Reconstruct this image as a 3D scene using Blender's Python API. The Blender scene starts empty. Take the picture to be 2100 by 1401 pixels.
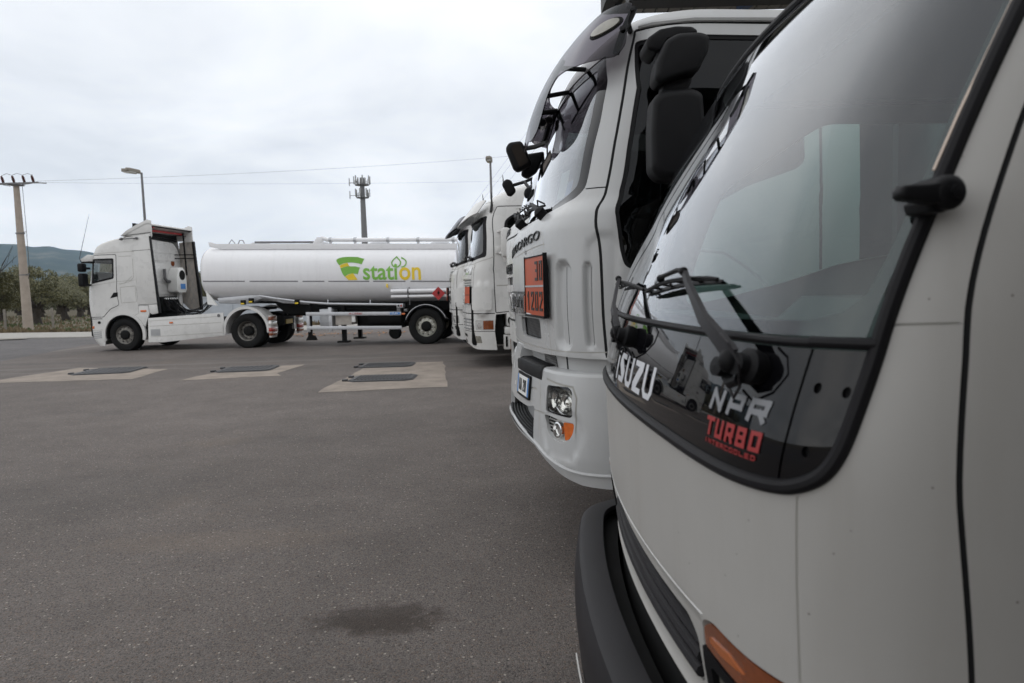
import bpy, bmesh, math, random
import numpy as np
from mathutils import Vector, Matrix
from mathutils.geometry import delaunay_2d_cdt
scn = bpy.context.scene
rnd = random.Random(7)
R = math.radians
# ---------------------------------------------------------------- camera
CAMH = 1.57
cd = bpy.data.cameras.new("camera"); cam = bpy.data.objects.new("camera", cd); scn.collection.objects.link(cam)
scn.camera = cam
cd.lens = 24.0; cd.sensor_width = 36.0; cd.clip_start = .05; cd.clip_end = 30000
_p, _r = R(4.5), R(1.7)
_f = Vector((0, math.cos(_p), -math.sin(_p))); _u0 = Vector((0, math.sin(_p), math.cos(_p))); _r0 = Vector((1, 0, 0))
_cr = _r0*math.cos(_r) - _u0*math.sin(_r); _cu = _r0*math.sin(_r) + _u0*math.cos(_r)
cam.matrix_world = Matrix(((_cr.x, _cu.x, -_f.x, 0), (_cr.y, _cu.y, -_f.y, 0), (_cr.z, _cu.z, -_f.z, CAMH), (0, 0, 0, 1)))
cd.dof.use_dof = True; cd.dof.focus_distance = 4.6; cd.dof.aperture_fstop = 4.5
# ---------------------------------------------------------------- world
SUN_EL, SUN_AZ = 52, -75          # azimuth from +Y towards +X
w = bpy.data.worlds.new("World"); scn.world = w; w.use_nodes = True
nt = w.node_tree; nt.nodes.clear()
def N(t, **k):
    n = nt.nodes.new(t)
    for a, b in k.items(): setattr(n, a, b)
    return n
out = N('ShaderNodeOutputWorld'); sky = N('ShaderNodeTexSky'); sky.sky_type = 'NISHITA'; sky.sun_disc = False
sky.sun_elevation = R(SUN_EL); sky.sun_rotation = R(SUN_AZ)
b1 = N('ShaderNodeBackground'); b1.inputs[1].default_value = .07; nt.links.new(sky.outputs[0], b1.inputs[0])
tc = N('ShaderNodeTexCoord'); sx = N('ShaderNodeSeparateXYZ'); nt.links.new(tc.outputs['Generated'], sx.inputs[0])
def mth(op, a, b=None):
    m = N('ShaderNodeMath', operation=op)
    for i, v in enumerate((a, b)):
        if v is None: continue
        if isinstance(v, (int, float)): m.inputs[i].default_value = v
        else: nt.links.new(v, m.inputs[i])
    return m.outputs[0]
zc = mth('ADD', mth('MAXIMUM', sx.outputs[2], 0.0), .22)
cx = N('ShaderNodeCombineXYZ'); nt.links.new(mth('DIVIDE', sx.outputs[0], zc), cx.inputs[0]); nt.links.new(mth('DIVIDE', sx.outputs[1], zc), cx.inputs[1])
cx.inputs[2].default_value = 3.1
n1 = N('ShaderNodeTexNoise'); n1.inputs['Scale'].default_value = 1.05; n1.inputs['Detail'].default_value = 7; n1.inputs['Roughness'].default_value = .52; n1.inputs['Distortion'].default_value = .35
nt.links.new(cx.outputs[0], n1.inputs['Vector'])
n2 = N('ShaderNodeTexNoise'); n2.inputs['Scale'].default_value = .42; n2.inputs['Detail'].default_value = 3
nt.links.new(cx.outputs[0], n2.inputs['Vector'])
mix = mth('ADD', mth('MULTIPLY', n1.outputs[0], .62), mth('MULTIPLY', n2.outputs[0], .5))
cr = N('ShaderNodeValToRGB'); nt.links.new(mix, cr.inputs[0])
cr.color_ramp.elements[0].position = .42; cr.color_ramp.elements[0].color = (.55, .57, .60, 1)
cr.color_ramp.elements[1].position = .68; cr.color_ramp.elements[1].color = (.86, .858, .855, 1)
e = cr.color_ramp.elements.new(.54); e.color = (.70, .712, .73, 1)
b2 = N('ShaderNodeBackground'); b2.inputs[1].default_value = 1.65; nt.links.new(cr.outputs[0], b2.inputs[0])
ms = N('ShaderNodeMixShader'); ms.inputs[0].default_value = .94
nt.links.new(b1.outputs[0], ms.inputs[1]); nt.links.new(b2.outputs[0], ms.inputs[2]); nt.links.new(ms.outputs[0], out.inputs[0])
sd = bpy.data.lights.new("sun", 'SUN'); sun = bpy.data.objects.new("sun", sd); scn.collection.objects.link(sun)
sd.energy = 0.55; sd.angle = R(178); sd.color = (1, .96, .9)
az, el = R(SUN_AZ), R(SUN_EL)
sun.rotation_euler = Vector((math.sin(az)*math.cos(el), math.cos(az)*math.cos(el), math.sin(el))).to_track_quat('Z', 'Y').to_euler()
scn.view_settings.view_transform = 'Standard'; scn.view_settings.look = 'None'
scn.view_settings.exposure = 0.0; scn.view_settings.gamma = 1.0; scn.view_settings.use_curve_mapping = False
scn.cycles.max_bounces = 8; scn.cycles.transparent_max_bounces = 16
# ---------------------------------------------------------------- materials
M = {}
def mat(name, col, rough=.5, metal=0, spec=.5, noise=None, bump=None, coat=0, specks=None, streak=None):
    m = bpy.data.materials.new(name); m.use_nodes = True; t = m.node_tree; p = t.nodes['Principled BSDF']
    p.inputs['Base Color'].default_value = (*col, 1); p.inputs['Roughness'].default_value = rough
    p.inputs['Metallic'].default_value = metal; p.inputs['Specular IOR Level'].default_value = spec
    if coat: p.inputs['Coat Weight'].default_value = coat; p.inputs['Coat Roughness'].default_value = .06
    co = t.nodes.new('ShaderNodeTexCoord')
    last = None
    if noise:                       # (scale, amount, roughness variation)
        n = t.nodes.new('ShaderNodeTexNoise'); n.inputs['Scale'].default_value = noise[0]; n.inputs['Detail'].default_value = 6
        t.links.new(co.outputs['Object'], n.inputs['Vector'])
        r = t.nodes.new('ShaderNodeValToRGB'); t.links.new(n.outputs[0], r.inputs[0])
        a = noise[1]
        r.color_ramp.elements[0].position = .3; r.color_ramp.elements[0].color = (*[c*(1-a) for c in col], 1)
        r.color_ramp.elements[1].position = .7; r.color_ramp.elements[1].color = (*[min(1, c*(1+a*.6)) for c in col], 1)
        last = r.outputs[0]
        q = t.nodes.new('ShaderNodeMapRange'); q.inputs[3].default_value = max(.02, rough-noise[2]); q.inputs[4].default_value = rough+noise[2]
        t.links.new(n.outputs[0], q.inputs[0]); t.links.new(q.outputs[0], p.inputs['Roughness'])
    if streak:                      # (amount, colour) rain-washed road film running down the panels
        mp = t.nodes.new('ShaderNodeMapping'); mp.inputs['Scale'].default_value = (7, 7, .7); t.links.new(co.outputs['Object'], mp.inputs[0])
        n = t.nodes.new('ShaderNodeTexNoise'); n.inputs['Scale'].default_value = 1.6; n.inputs['Detail'].default_value = 8; n.inputs['Roughness'].default_value = .62; t.links.new(mp.outputs[0], n.inputs[0])
        q = t.nodes.new('ShaderNodeMapRange'); q.inputs[1].default_value = .46; q.inputs[2].default_value = .74; q.inputs[4].default_value = streak[0]; t.links.new(n.outputs[0], q.inputs[0])
        mx = t.nodes.new('ShaderNodeMix'); mx.data_type = 'RGBA'; t.links.new(q.outputs[0], mx.inputs[0])
        if last: t.links.new(last, mx.inputs[6])
        else: mx.inputs[6].default_value = (*col, 1)
        mx.inputs[7].default_value = (*streak[1], 1); last = mx.outputs[2]
    if specks:                      # (scale, threshold, colour) small splashes of dirt
        v = t.nodes.new('ShaderNodeTexVoronoi'); v.inputs['Scale'].default_value = specks[0]
        t.links.new(co.outputs['Object'], v.inputs['Vector'])
        lt = t.nodes.new('ShaderNodeMath'); lt.operation = 'LESS_THAN'; lt.inputs[1].default_value = specks[1]; t.links.new(v.outputs['Distance'], lt.inputs[0])
        sc = t.nodes.new('ShaderNodeSeparateColor'); t.links.new(v.outputs['Color'], sc.inputs[0])
        g = t.nodes.new('ShaderNodeMath'); g.operation = 'GREATER_THAN'; g.inputs[1].default_value = .45; t.links.new(sc.outputs[0], g.inputs[0])
        mu = t.nodes.new('ShaderNodeMath'); mu.operation = 'MULTIPLY'; t.links.new(lt.outputs[0], mu.inputs[0]); t.links.new(g.outputs[0], mu.inputs[1])
        mu2 = t.nodes.new('ShaderNodeMath'); mu2.operation = 'MULTIPLY'; mu2.inputs[1].default_value = .7; t.links.new(mu.outputs[0], mu2.inputs[0])
        mx = t.nodes.new('ShaderNodeMix'); mx.data_type = 'RGBA'; t.links.new(mu2.outputs[0], mx.inputs[0])
        if last: t.links.new(last, mx.inputs[6])
        else: mx.inputs[6].default_value = (*col, 1)
        mx.inputs[7].default_value = (*specks[2], 1); last = mx.outputs[2]
    if last: t.links.new(last, p.inputs['Base Color'])
    if bump:                        # (scale, strength, distance)
        n = t.nodes.new('ShaderNodeTexNoise'); n.inputs['Scale'].default_value = bump[0]; n.inputs['Detail'].default_value = 3
        t.links.new(co.outputs['Object'], n.inputs['Vector'])
        b = t.nodes.new('ShaderNodeBump'); b.inputs['Strength'].default_value = bump[1]; b.inputs['Distance'].default_value = bump[2]
        t.links.new(n.outputs[0], b.inputs['Height']); t.links.new(b.outputs[0], p.inputs['Normal'])
    M[name] = m
    return m
mat('white_paint', (.61, .605, .59), .28, noise=(3, .06, .06), streak=(.12, (.45, .43, .40)))
mat('npr_paint', (.405, .395, .375), .42, noise=(2.2, .06, .08), specks=(30, .06, (.10, .085, .07)), streak=(.28, (.30, .28, .25)))
mat('euro_paint', (.475, .48, .48), .26, noise=(2.5, .05, .05), specks=(20, .04, (.22, .2, .17)), streak=(.22, (.40, .385, .36)))
mat('dirty_white', (.6, .59, .57), .5, noise=(6, .2, .1))
mat('tank_paint', (.78, .78, .795), .22, noise=(.8, .03, .05), streak=(.16, (.58, .57, .56)))
mat('grey_paint', (.34, .345, .35), .45, noise=(5, .1, .1))
mat('alu', (.50, .51, .53), .42, .55, noise=(9, .08, .1))
mat('tank_dark', (.075, .075, .08), .4, noise=(1.5, .2, .1))
mat('chrome', (.75, .75, .74), .15, 1)
mat('rim_steel', (.36, .355, .31), .42, .7, noise=(12, .3, .1))
mat('rim_dark', (.2, .19, .175), .5, .6, noise=(12, .35, .1))
mat('silver_grille', (.13, .135, .125), .35, .4)
mat('tyre', (.010, .010, .010), .8, spec=.2, noise=(8, .3, .08), bump=(60, .3, .004))
mat('black_plastic', (.006, .006, .007), .55, spec=.18, noise=(7, .2, .08), bump=(420, .18, .001))
mat('grey_plastic', (.016, .015, .017), .52, spec=.24, noise=(4, .22, .07), bump=(500, .2, .001))
mat('rubber', (.009, .0085, .010), .55, spec=.2, noise=(6, .3, .08))
mat('gloss_black', (.003, .003, .004), .03, spec=.42)
mat('seam', (.008, .008, .009), .8)
mat('groove', (.40, .39, .36), .6)
mat('dark', (.006, .006, .006), .75, spec=.2)
mat('interior', (.045, .045, .048), .8, noise=(5, .3, .1))
mat('interior_grey', (.13, .135, .135), .85)
mat('orange_plate', (.46, .075, .022), .42, noise=(9, .12, .1))
mat('orange_lens', (.62, .13, .015), .12, coat=1, noise=(40, .2, .02))
mat('amber_deep', (.20, .048, .01), .14, coat=1, noise=(30, .3, .02))
mat('red_lens', (.32, .02, .012), .12, coat=1)
mat('lamp_glass', (.26, .25, .215), .25, .2, coat=.5, noise=(14, .3, .04))
mat('lamp_clear', (.62, .62, .6), .12, .4, coat=1)
mat('post_concrete', (.20, .18, .155), .9, noise=(6, .3, .05))
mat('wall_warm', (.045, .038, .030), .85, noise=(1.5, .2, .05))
mat('flute', (.40, .10, .014), .15, coat=1)
mat('letter_black', (.01, .01, .01), .45)
mat('letter_white', (.62, .63, .66), .35)
mat('letter_grey', (.23, .235, .25), .35)
mat('letter_red', (.33, .03, .03), .35)
mat('sticker_white', (.75, .75, .73), .45)
mat('sticker_blue', (.06, .22, .55), .45)
mat('logo_green', (.19, .46, .06), .35)
mat('logo_yellow', (.78, .56, .02), .35)
mat('stripe_grey', (.16, .16, .17), .45)
mat('red_plate', (.40, .018, .02), .4)
mat('red_rail', (.55, .05, .05), .5)
mat('quilt', (.46, .42, .38), .8, noise=(7, .15, .1))
mat('pole_concrete', (.34, .29, .245), .85, noise=(3, .15, .05), bump=(30, .4, .01))
mat('galv', (.17, .17, .175), .5, .5, noise=(6, .2, .1))
mat('lamp_brown', (.22, .2, .17), .45, .2)
mat('insulator', (.07, .018, .014), .25)
mat('wire', (.03, .03, .03), .6)
mat('wall_blue', (.42, .45, .49), .85, noise=(2, .12, .05))
mat('ceiling', (.26, .25, .22), .8, noise=(2, .2, .05))
mat('beam', (.02, .02, .022), .6)
mat('beam_blue', (.03, .07, .16), .5)
mat('plate_yellow', (.45, .30, .03), .5)
mat('bark', (.045, .036, .028), .9, noise=(4, .4, .05), bump=(14, .8, .05))
mat('leaf_a', (.115, .110, .048), .6)
mat('leaf_b', (.165, .160, .085), .6)
mat('leaf_c', (.06, .062, .028), .65)
mat('leaf_dead', (.30, .13, .04), .8)
mat('dry_grass', (.14, .105, .06), .9)
mat('green_grass', (.07, .09, .035), .9)
mat('stone', (.27, .25, .22), .9, noise=(40, .4, .05))
mat('kerb', (.34, .325, .30), .9, noise=(1.5, .15, .05), bump=(20, .4, .01))
mat('cover_iron', (.06, .06, .064), .6, .3, noise=(5, .25, .1), bump=(60, .3, .003))
mat('trim_tan', (.46, .38, .32), .35, .5)
mat('mirror_face', (.10, .085, .075), .08, .7)
def glassmat(name, tint, gloss=1.0, ior=1.5, rough=0.0):
    m = bpy.data.materials.new(name); m.use_nodes = True; t = m.node_tree; t.nodes.clear()
    o = t.nodes.new('ShaderNodeOutputMaterial'); tr = t.nodes.new('ShaderNodeBsdfTransparent'); tr.inputs[0].default_value = (*tint, 1)
    g = t.nodes.new('ShaderNodeBsdfGlossy'); g.inputs['Roughness'].default_value = rough; g.inputs[0].default_value = (.95, .97, 1, 1)
    fr = t.nodes.new('ShaderNodeFresnel'); fr.inputs[0].default_value = ior
    mu = t.nodes.new('ShaderNodeMath'); mu.operation = 'MULTIPLY'; mu.inputs[1].default_value = gloss; mu.use_clamp = True
    t.links.new(fr.outputs[0], mu.inputs[0]); mx = t.nodes.new('ShaderNodeMixShader')
    t.links.new(mu.outputs[0], mx.inputs[0]); t.links.new(tr.outputs[0], mx.inputs[1]); t.links.new(g.outputs[0], mx.inputs[2]); t.links.new(mx.outputs[0], o.inputs[0])
    M[name] = m
glassmat('glass_green', (.58, .76, .72), 1.65, 1.5)
glassmat('lamp_cover', (.92, .92, .90), 1.2, 1.45)
glassmat('glass_clear', (.72, .76, .75), 1.2, 1.45)
glassmat('glass_side', (.13, .14, .14), 1.0, 1.35)
glassmat('glass_cab', (.42, .50, .49), 1.8, 1.52)
glassmat('smoke', (.13, .115, .13), .55, 1.45, .04)
def patmat(name, a, b, scale, mode='diag'):
    m = bpy.data.materials.new(name); m.use_nodes = True; t = m.node_tree; p = t.nodes['Principled BSDF']; p.inputs['Roughness'].default_value = .5
    co = t.nodes.new('ShaderNodeTexCoord'); v = t.nodes.new('ShaderNodeTexChecker'); v.inputs['Scale'].default_value = scale
    mp = t.nodes.new('ShaderNodeMapping'); mp.inputs['Rotation'].default_value = (0.785, .785, .4) if mode == 'diag' else (0, 0, 0)
    t.links.new(co.outputs['Object'], mp.inputs[0]); t.links.new(mp.outputs[0], v.inputs[0]); v.inputs[1].default_value = (*a, 1); v.inputs[2].default_value = (*b, 1)
    t.links.new(v.outputs[0], p.inputs['Base Color']); M[name] = m
patmat('mesh_grille', (.02, .02, .02), (.16, .16, .16), 90)
patmat('mesh_dark', (.006, .006, .006), (.055, .055, .058), 70)
# ---------------------------------------------------------------- objects
def interp_smooth(pts):
    xs = np.array([p[0] for p in pts], float); ys = np.array([p[1] for p in pts], float)
    n = len(xs); d = np.zeros(n); h = np.diff(xs); m = np.diff(ys)/h
    for i in range(1, n-1):
        if m[i-1]*m[i] > 0:
            w1 = 2*h[i]+h[i-1]; w2 = h[i]+2*h[i-1]; d[i] = (w1+w2)/(w1/m[i-1]+w2/m[i])
    d[0] = m[0]; d[-1] = m[-1]
    def f(x):
        x = np.asarray(x, float); i = np.clip(np.searchsorted(xs, x)-1, 0, n-2)
        H = h[i]; t = (x-xs[i])/H
        o = (2*t**3-3*t**2+1)*ys[i]+(t**3-2*t**2+t)*H*d[i]+(-2*t**3+3*t**2)*ys[i+1]+(t**3-t**2)*H*d[i+1]
        o = np.where(x < xs[0], ys[0]+(x-xs[0])*d[0], o); return np.where(x > xs[-1], ys[-1]+(x-xs[-1])*d[-1], o)
    return f
class Shell:
    """curved cab skin: s = metres along the plan outline from the nose centre (+ = truck's left), z = height"""
    def __init__(S, O, theta, W, s1, L2, phi1, xf, wf=((0, 1), (3, 1))):
        S.O = np.array([O[0], O[1], 0.]); t = math.radians(theta)
        S.a = np.array([math.cos(t), math.sin(t), 0]); S.b = np.array([-math.sin(t), math.cos(t), 0])
        S.xf = interp_smooth(xf); S.wf = interp_smooth(wf); S.disp = None
        ss = np.linspace(0, 9, 4501); ph1 = math.radians(phi1)
        q = np.clip((ss-s1)/L2, 0, 1); k = ph1/s1*L2
        he = (2*q**3-3*q**2+1)*ph1+(q**3-2*q**2+q)*k+(-2*q**3+3*q**2)*math.pi/2
        ph = np.where(ss < s1, ph1*ss/s1, he); ds = ss[1]-ss[0]
        lat = np.concatenate([[0], np.cumsum((np.cos(ph[1:])+np.cos(ph[:-1]))*ds/2)])
        X = np.concatenate([[0], np.cumsum((np.sin(ph[1:])+np.sin(ph[:-1]))*ds/2)])
        sc = W/lat[-1]; S.ss = ss*sc; S.lat = lat*sc; S.X = X*sc; S.W = W
        S.fr = Frame(S.O, S.a, S.b)
    def raw(S, s, z):
        s = np.asarray(s, float); z = np.asarray(z, float); a = np.abs(s)
        lat = np.interp(a, S.ss, S.lat)*S.wf(z)*np.sign(s); X = np.interp(a, S.ss, S.X)+S.xf(z)
        return S.O+np.multiply.outer(X, S.a)-np.multiply.outer(lat, S.b)+np.stack([0*z, 0*z, z+0*s], -1)
    def _n(S, f, s, z, e=.004):
        u = f(s+e, z)-f(s-e, z); v = f(s, z+e)-f(s, z-e); n = -np.cross(v, u)
        return n/(np.linalg.norm(n, axis=-1, keepdims=True)+1e-12)
    def P(S, s, z, off=0.):
        s = np.asarray(s, float); z = np.asarray(z, float)
        o = off+(S.disp(s, z) if S.disp else 0)+0*s
        return S.raw(s, z)+S._n(S.raw, s, z)*np.asarray(o)[..., None]
    def Nn(S, s, z): return S._n(lambda a, b: S.P(a, b), np.asarray(s, float), np.asarray(z, float))
    def s_at(S, x, z):     # arc position on the flank lying x metres behind the nose
        return float(np.interp(x-float(S.xf(z)), S.X, S.ss))
class Frame:
    def __init__(F, O, a, b): F.O = np.array(O, float); F.a = np.array(a, float); F.b = np.array(b, float)
    def p(F, x, y, z): return F.O+F.a*x+F.b*y+np.array([0, 0, z])
def frame(O, th):
    t = R(th); return Frame((O[0], O[1], 0), (math.cos(t), math.sin(t), 0), (-math.sin(t), math.cos(t), 0))
def thing(name, label, cat, loc, group=None):
    o = bpy.data.objects.new(name, None); scn.collection.objects.link(o); o.empty_display_size = .3
    o.location = Vector(loc); o['label'] = label; o['category'] = cat
    if group: o['group'] = group
    return o
def base(o):
    while o is not None and o.parent is not None: o = o.parent
    return np.array(o.location) if o is not None else np.zeros(3)
def link(name, me, parent=None, label=None, kind=None):
    o = bpy.data.objects.new(name, me); scn.collection.objects.link(o)
    if parent is not None: o.parent = parent
    if label: o['label'] = label
    if kind: o['kind'] = kind
    return o
def mesh(name, V, Fc, mats, parent=None, smooth=True, mi=None, label=None, kind=None, auto=None, normals=None):
    V = np.asarray(V, float).reshape(-1, 3)-base(parent)
    me = bpy.data.meshes.new(name); me.from_pydata(V.tolist(), [], [list(map(int, f)) for f in Fc])
    for m in (mats if isinstance(mats, (list, tuple)) else [mats]): me.materials.append(M[m])
    if mi is not None: me.polygons.foreach_set('material_index', np.asarray(mi, np.int32))
    me.polygons.foreach_set('use_smooth', [smooth]*len(me.polygons))
    if auto is not None and smooth:
        bm = bmesh.new(); bm.from_mesh(me); bmesh.ops.recalc_face_normals(bm, faces=bm.faces)
        for e_ in bm.edges:
            if len(e_.link_faces) == 2: e_.smooth = e_.calc_face_angle(0) < R(auto)
        bm.to_mesh(me); bm.free()
    if normals is not None: me.normals_split_custom_set_from_vertices([tuple(n) for n in normals])
    me.update()
    return link(name, me, parent, label, kind)
class MB:
    def __init__(s, F=None): s.F = F or Frame((0, 0, 0), (1, 0, 0), (0, 1, 0)); s.V = []; s.Fc = []; s.mi = []; s.m = 0
    def add(s, V, Fc):
        k = len(s.V); s.V += [tuple(v) for v in V]; s.Fc += [[i+k for i in f] for f in Fc]; s.mi += [s.m]*len(Fc); return s
    def box(s, x0, x1, y0, y1, z0, z1, bev=0, seg=2):
        bm = bmesh.new(); bmesh.ops.create_cube(bm, size=1)
        for v in bm.verts: v.co = Vector(((x0+x1)/2+v.co.x*(x1-x0), (y0+y1)/2+v.co.y*(y1-y0), (z0+z1)/2+v.co.z*(z1-z0)))
        if bev: bmesh.ops.bevel(bm, geom=bm.edges[:], offset=min(bev, .49*min(abs(x1-x0), abs(y1-y0), abs(z1-z0))), segments=seg, affect='EDGES', profile=.5)
        bm.verts.index_update()
        s.add([s.F.p(*v.co) for v in bm.verts], [[v.index for v in f.verts] for f in bm.faces]); bm.free(); return s
    def prism(s, poly, fn, d0, d1, bev=0, seg=2):
        """poly = 2-D outline, fn(u, v, d) -> world point"""
        bm = bmesh.new(); a = [bm.verts.new((u, v, d0)) for u, v in poly]; b = [bm.verts.new((u, v, d1)) for u, v in poly]; n = len(poly)
        bm.faces.new(a); bm.faces.new(b[::-1])
        for i in range(n): bm.faces.new((a[i], b[i], b[(i+1) % n], a[(i+1) % n]))
        if bev: bmesh.ops.bevel(bm, geom=[e_ for e_ in bm.edges if abs(e_.verts[0].co.z-e_.verts[1].co.z) < 1e-6], offset=bev, segments=seg, affect='EDGES', profile=.5)
        bm.verts.index_update()
        s.add([fn(*v.co) for v in bm.verts], [[v.index for v in f.verts] for f in bm.faces]); bm.free(); return s
    def side(s, poly, y0, y1, bev=0):      # outline in (x, z) given a depth along the frame's b axis
        return s.prism(poly, lambda u, v, d: s.F.p(u, d, v), y0, y1, bev)
    def front(s, poly, x0, x1, bev=0):     # outline in (y, z) given a depth along a
        return s.prism(poly, lambda u, v, d: s.F.p(d, u, v), x0, x1, bev)
    def tube(s, pts, r, n=8, loc=False):
        P = [Vector(s.F.p(*p)) if loc else Vector(p) for p in pts]; m = len(P); rs = r if isinstance(r, (list, tuple)) else [r]*m
        V = []; up = None
        for i, p in enumerate(P):
            d = (P[min(i+1, m-1)]-P[max(i-1, 0)]).normalized()
            if up is None:
                up = Vector((0, 0, 1)) if abs(d.z) < .9 else Vector((1, 0, 0))
            a = (up-d*up.dot(d)).normalized(); b = d.cross(a); up = a
            V += [p+(a*math.cos(2*math.pi*k/n)+b*math.sin(2*math.pi*k/n))*rs[i] for k in range(n)]
        Fc = [[i*n+k, i*n+(k+1) % n, (i+1)*n+(k+1) % n, (i+1)*n+k] for i in range(m-1) for k in range(n)]
        Fc += [list(range(n))[::-1], [(m-1)*n+k for k in range(n)]]
        return s.add(V, Fc)
    def lathe(s, prof, c, ax, n=32):       # prof = [(radius, distance along axis)]
        c = Vector(c); ax = Vector(ax).normalized(); a = ax.orthogonal().normalized(); b = ax.cross(a)
        V = [c+ax*d+(a*math.cos(2*math.pi*k/n)+b*math.sin(2*math.pi*k/n))*max(r, 1e-4) for r, d in prof for k in range(n)]
        return s.add(V, [[i*n+k, i*n+(k+1) % n, (i+1)*n+(k+1) % n, (i+1)*n+k] for i in range(len(prof)-1) for k in range(n)])
    def sphere(s, c, r, n=12, sc=(1, 1, 1)):
        bm = bmesh.new(); bmesh.ops.create_uvsphere(bm, u_segments=n, v_segments=max(4, n//2), radius=1); bm.verts.index_update()
        s.add([(c[0]+v.co.x*r*sc[0], c[1]+v.co.y*r*sc[1], c[2]+v.co.z*r*sc[2]) for v in bm.verts], [[v.index for v in f.verts] for f in bm.faces]); bm.free(); return s
    def build(s, name, mats, parent=None, smooth=True, auto=35, label=None, kind=None):
        return mesh(name, s.V, s.Fc, mats, parent, smooth, s.mi if isinstance(mats, (list, tuple)) else None, label, kind, auto)
def pillow(mb, poly, fn, d0, d1, r, seg=4):
    """rounded solid: the outline swells between two depths"""
    P = dens(poly, .03); c = np.mean(P, 0); mr = float(np.mean([math.hypot(x-c[0], y-c[1]) for x, y in P])); n = len(P); V = []; rings = []
    for k in range(seg+1): a = k/seg*math.pi/2; rings.append((1-r/mr*(1-math.sin(a)), d0+r*(1-math.cos(a))))
    for k in range(seg+1): a = k/seg*math.pi/2; rings.append((1-r/mr*(1-math.cos(a)), d1-r*(1-math.sin(a))))
    for sc, d in rings: V += [fn(c[0]+(x-c[0])*sc, c[1]+(y-c[1])*sc, d) for x, y in P]
    Fc = [[i*n+k, i*n+(k+1) % n, (i+1)*n+(k+1) % n, (i+1)*n+k] for i in range(len(rings)-1) for k in range(n)]
    Fc += [list(range(n))[::-1], [(len(rings)-1)*n+k for k in range(n)]]
    return mb.add(V, Fc)
def curve(pts, n=22):
    """smooth (s, z) line through points given with increasing or decreasing z"""
    q = sorted(pts, key=lambda p: p[1]); f = interp_smooth([(z, s) for s, z in q]); Z = np.linspace(q[0][1], q[-1][1], n); o = [(float(f(z)), float(z)) for z in Z]
    return o if pts[0][1] < pts[-1][1] else o[::-1]
def rp(poly, r, n=4):
    """polygon with rounded corners"""
    o = []; m = len(poly); rr = r if isinstance(r, (list, tuple)) else [r]*m
    for i in range(m):
        p = np.array(poly[i], float); a = np.array(poly[i-1], float); b = np.array(poly[(i+1) % m], float)
        q = min(rr[i], .45*np.linalg.norm(a-p), .45*np.linalg.norm(b-p))
        if q < 1e-5: o.append(tuple(p)); continue
        s0 = p+(a-p)/np.linalg.norm(a-p)*q; s1 = p+(b-p)/np.linalg.norm(b-p)*q
        for k in range(n+1):
            t = k/n; o.append(tuple((1-t)**2*s0+2*t*(1-t)*p+t*t*s1))
    return o
def rect(s0, s1, z0, z1, r=0): return rp([(s0, z0), (s1, z0), (s1, z1), (s0, z1)], r)
def inpoly(x, y, poly):
    x = np.asarray(x); y = np.asarray(y); c = np.zeros(x.shape, bool); n = len(poly)
    for i in range(n):
        x0, y0 = poly[i]; x1, y1 = poly[i-1]
        if y0 == y1: continue
        c ^= ((y0 > y) != (y1 > y)) & (x < (x1-x0)*(y-y0)/(y1-y0)+x0)
    return c
def dens(poly, sp, closed=True):
    o = []; n = len(poly)
    for i in range(n if closed else n-1):
        a = np.array(poly[i], float); b = np.array(poly[(i+1) % n], float); k = max(1, int(math.ceil(np.linalg.norm(b-a)/sp)))
        for j in range(k): o.append(tuple(a+(b-a)*j/k))
    if not closed: o.append(tuple(poly[-1]))
    return o
def segdist(x, y, pl):
    d = np.full(x.shape, 9.)
    for (x0, y0), (x1, y1) in zip(pl[:-1], pl[1:]):
        L = (x1-x0)**2+(y1-y0)**2+1e-12; t = np.clip(((x-x0)*(x1-x0)+(y-y0)*(y1-y0))/L, 0, 1)
        d = np.minimum(d, np.hypot(x-x0-t*(x1-x0), y-y0-t*(y1-y0)))
    return d
def band(pl, hw):
    P = [np.array(p, float) for p in pl]; L = []; Rr = []
    for i, p in enumerate(P):
        d = P[min(i+1, len(P)-1)]-P[max(i-1, 0)]; d = d/(np.linalg.norm(d)+1e-9); n = np.array([-d[1], d[0]])*hw
        L.append(tuple(p+n)); Rr.append(tuple(p-n))
    return L+Rr[::-1]
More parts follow.
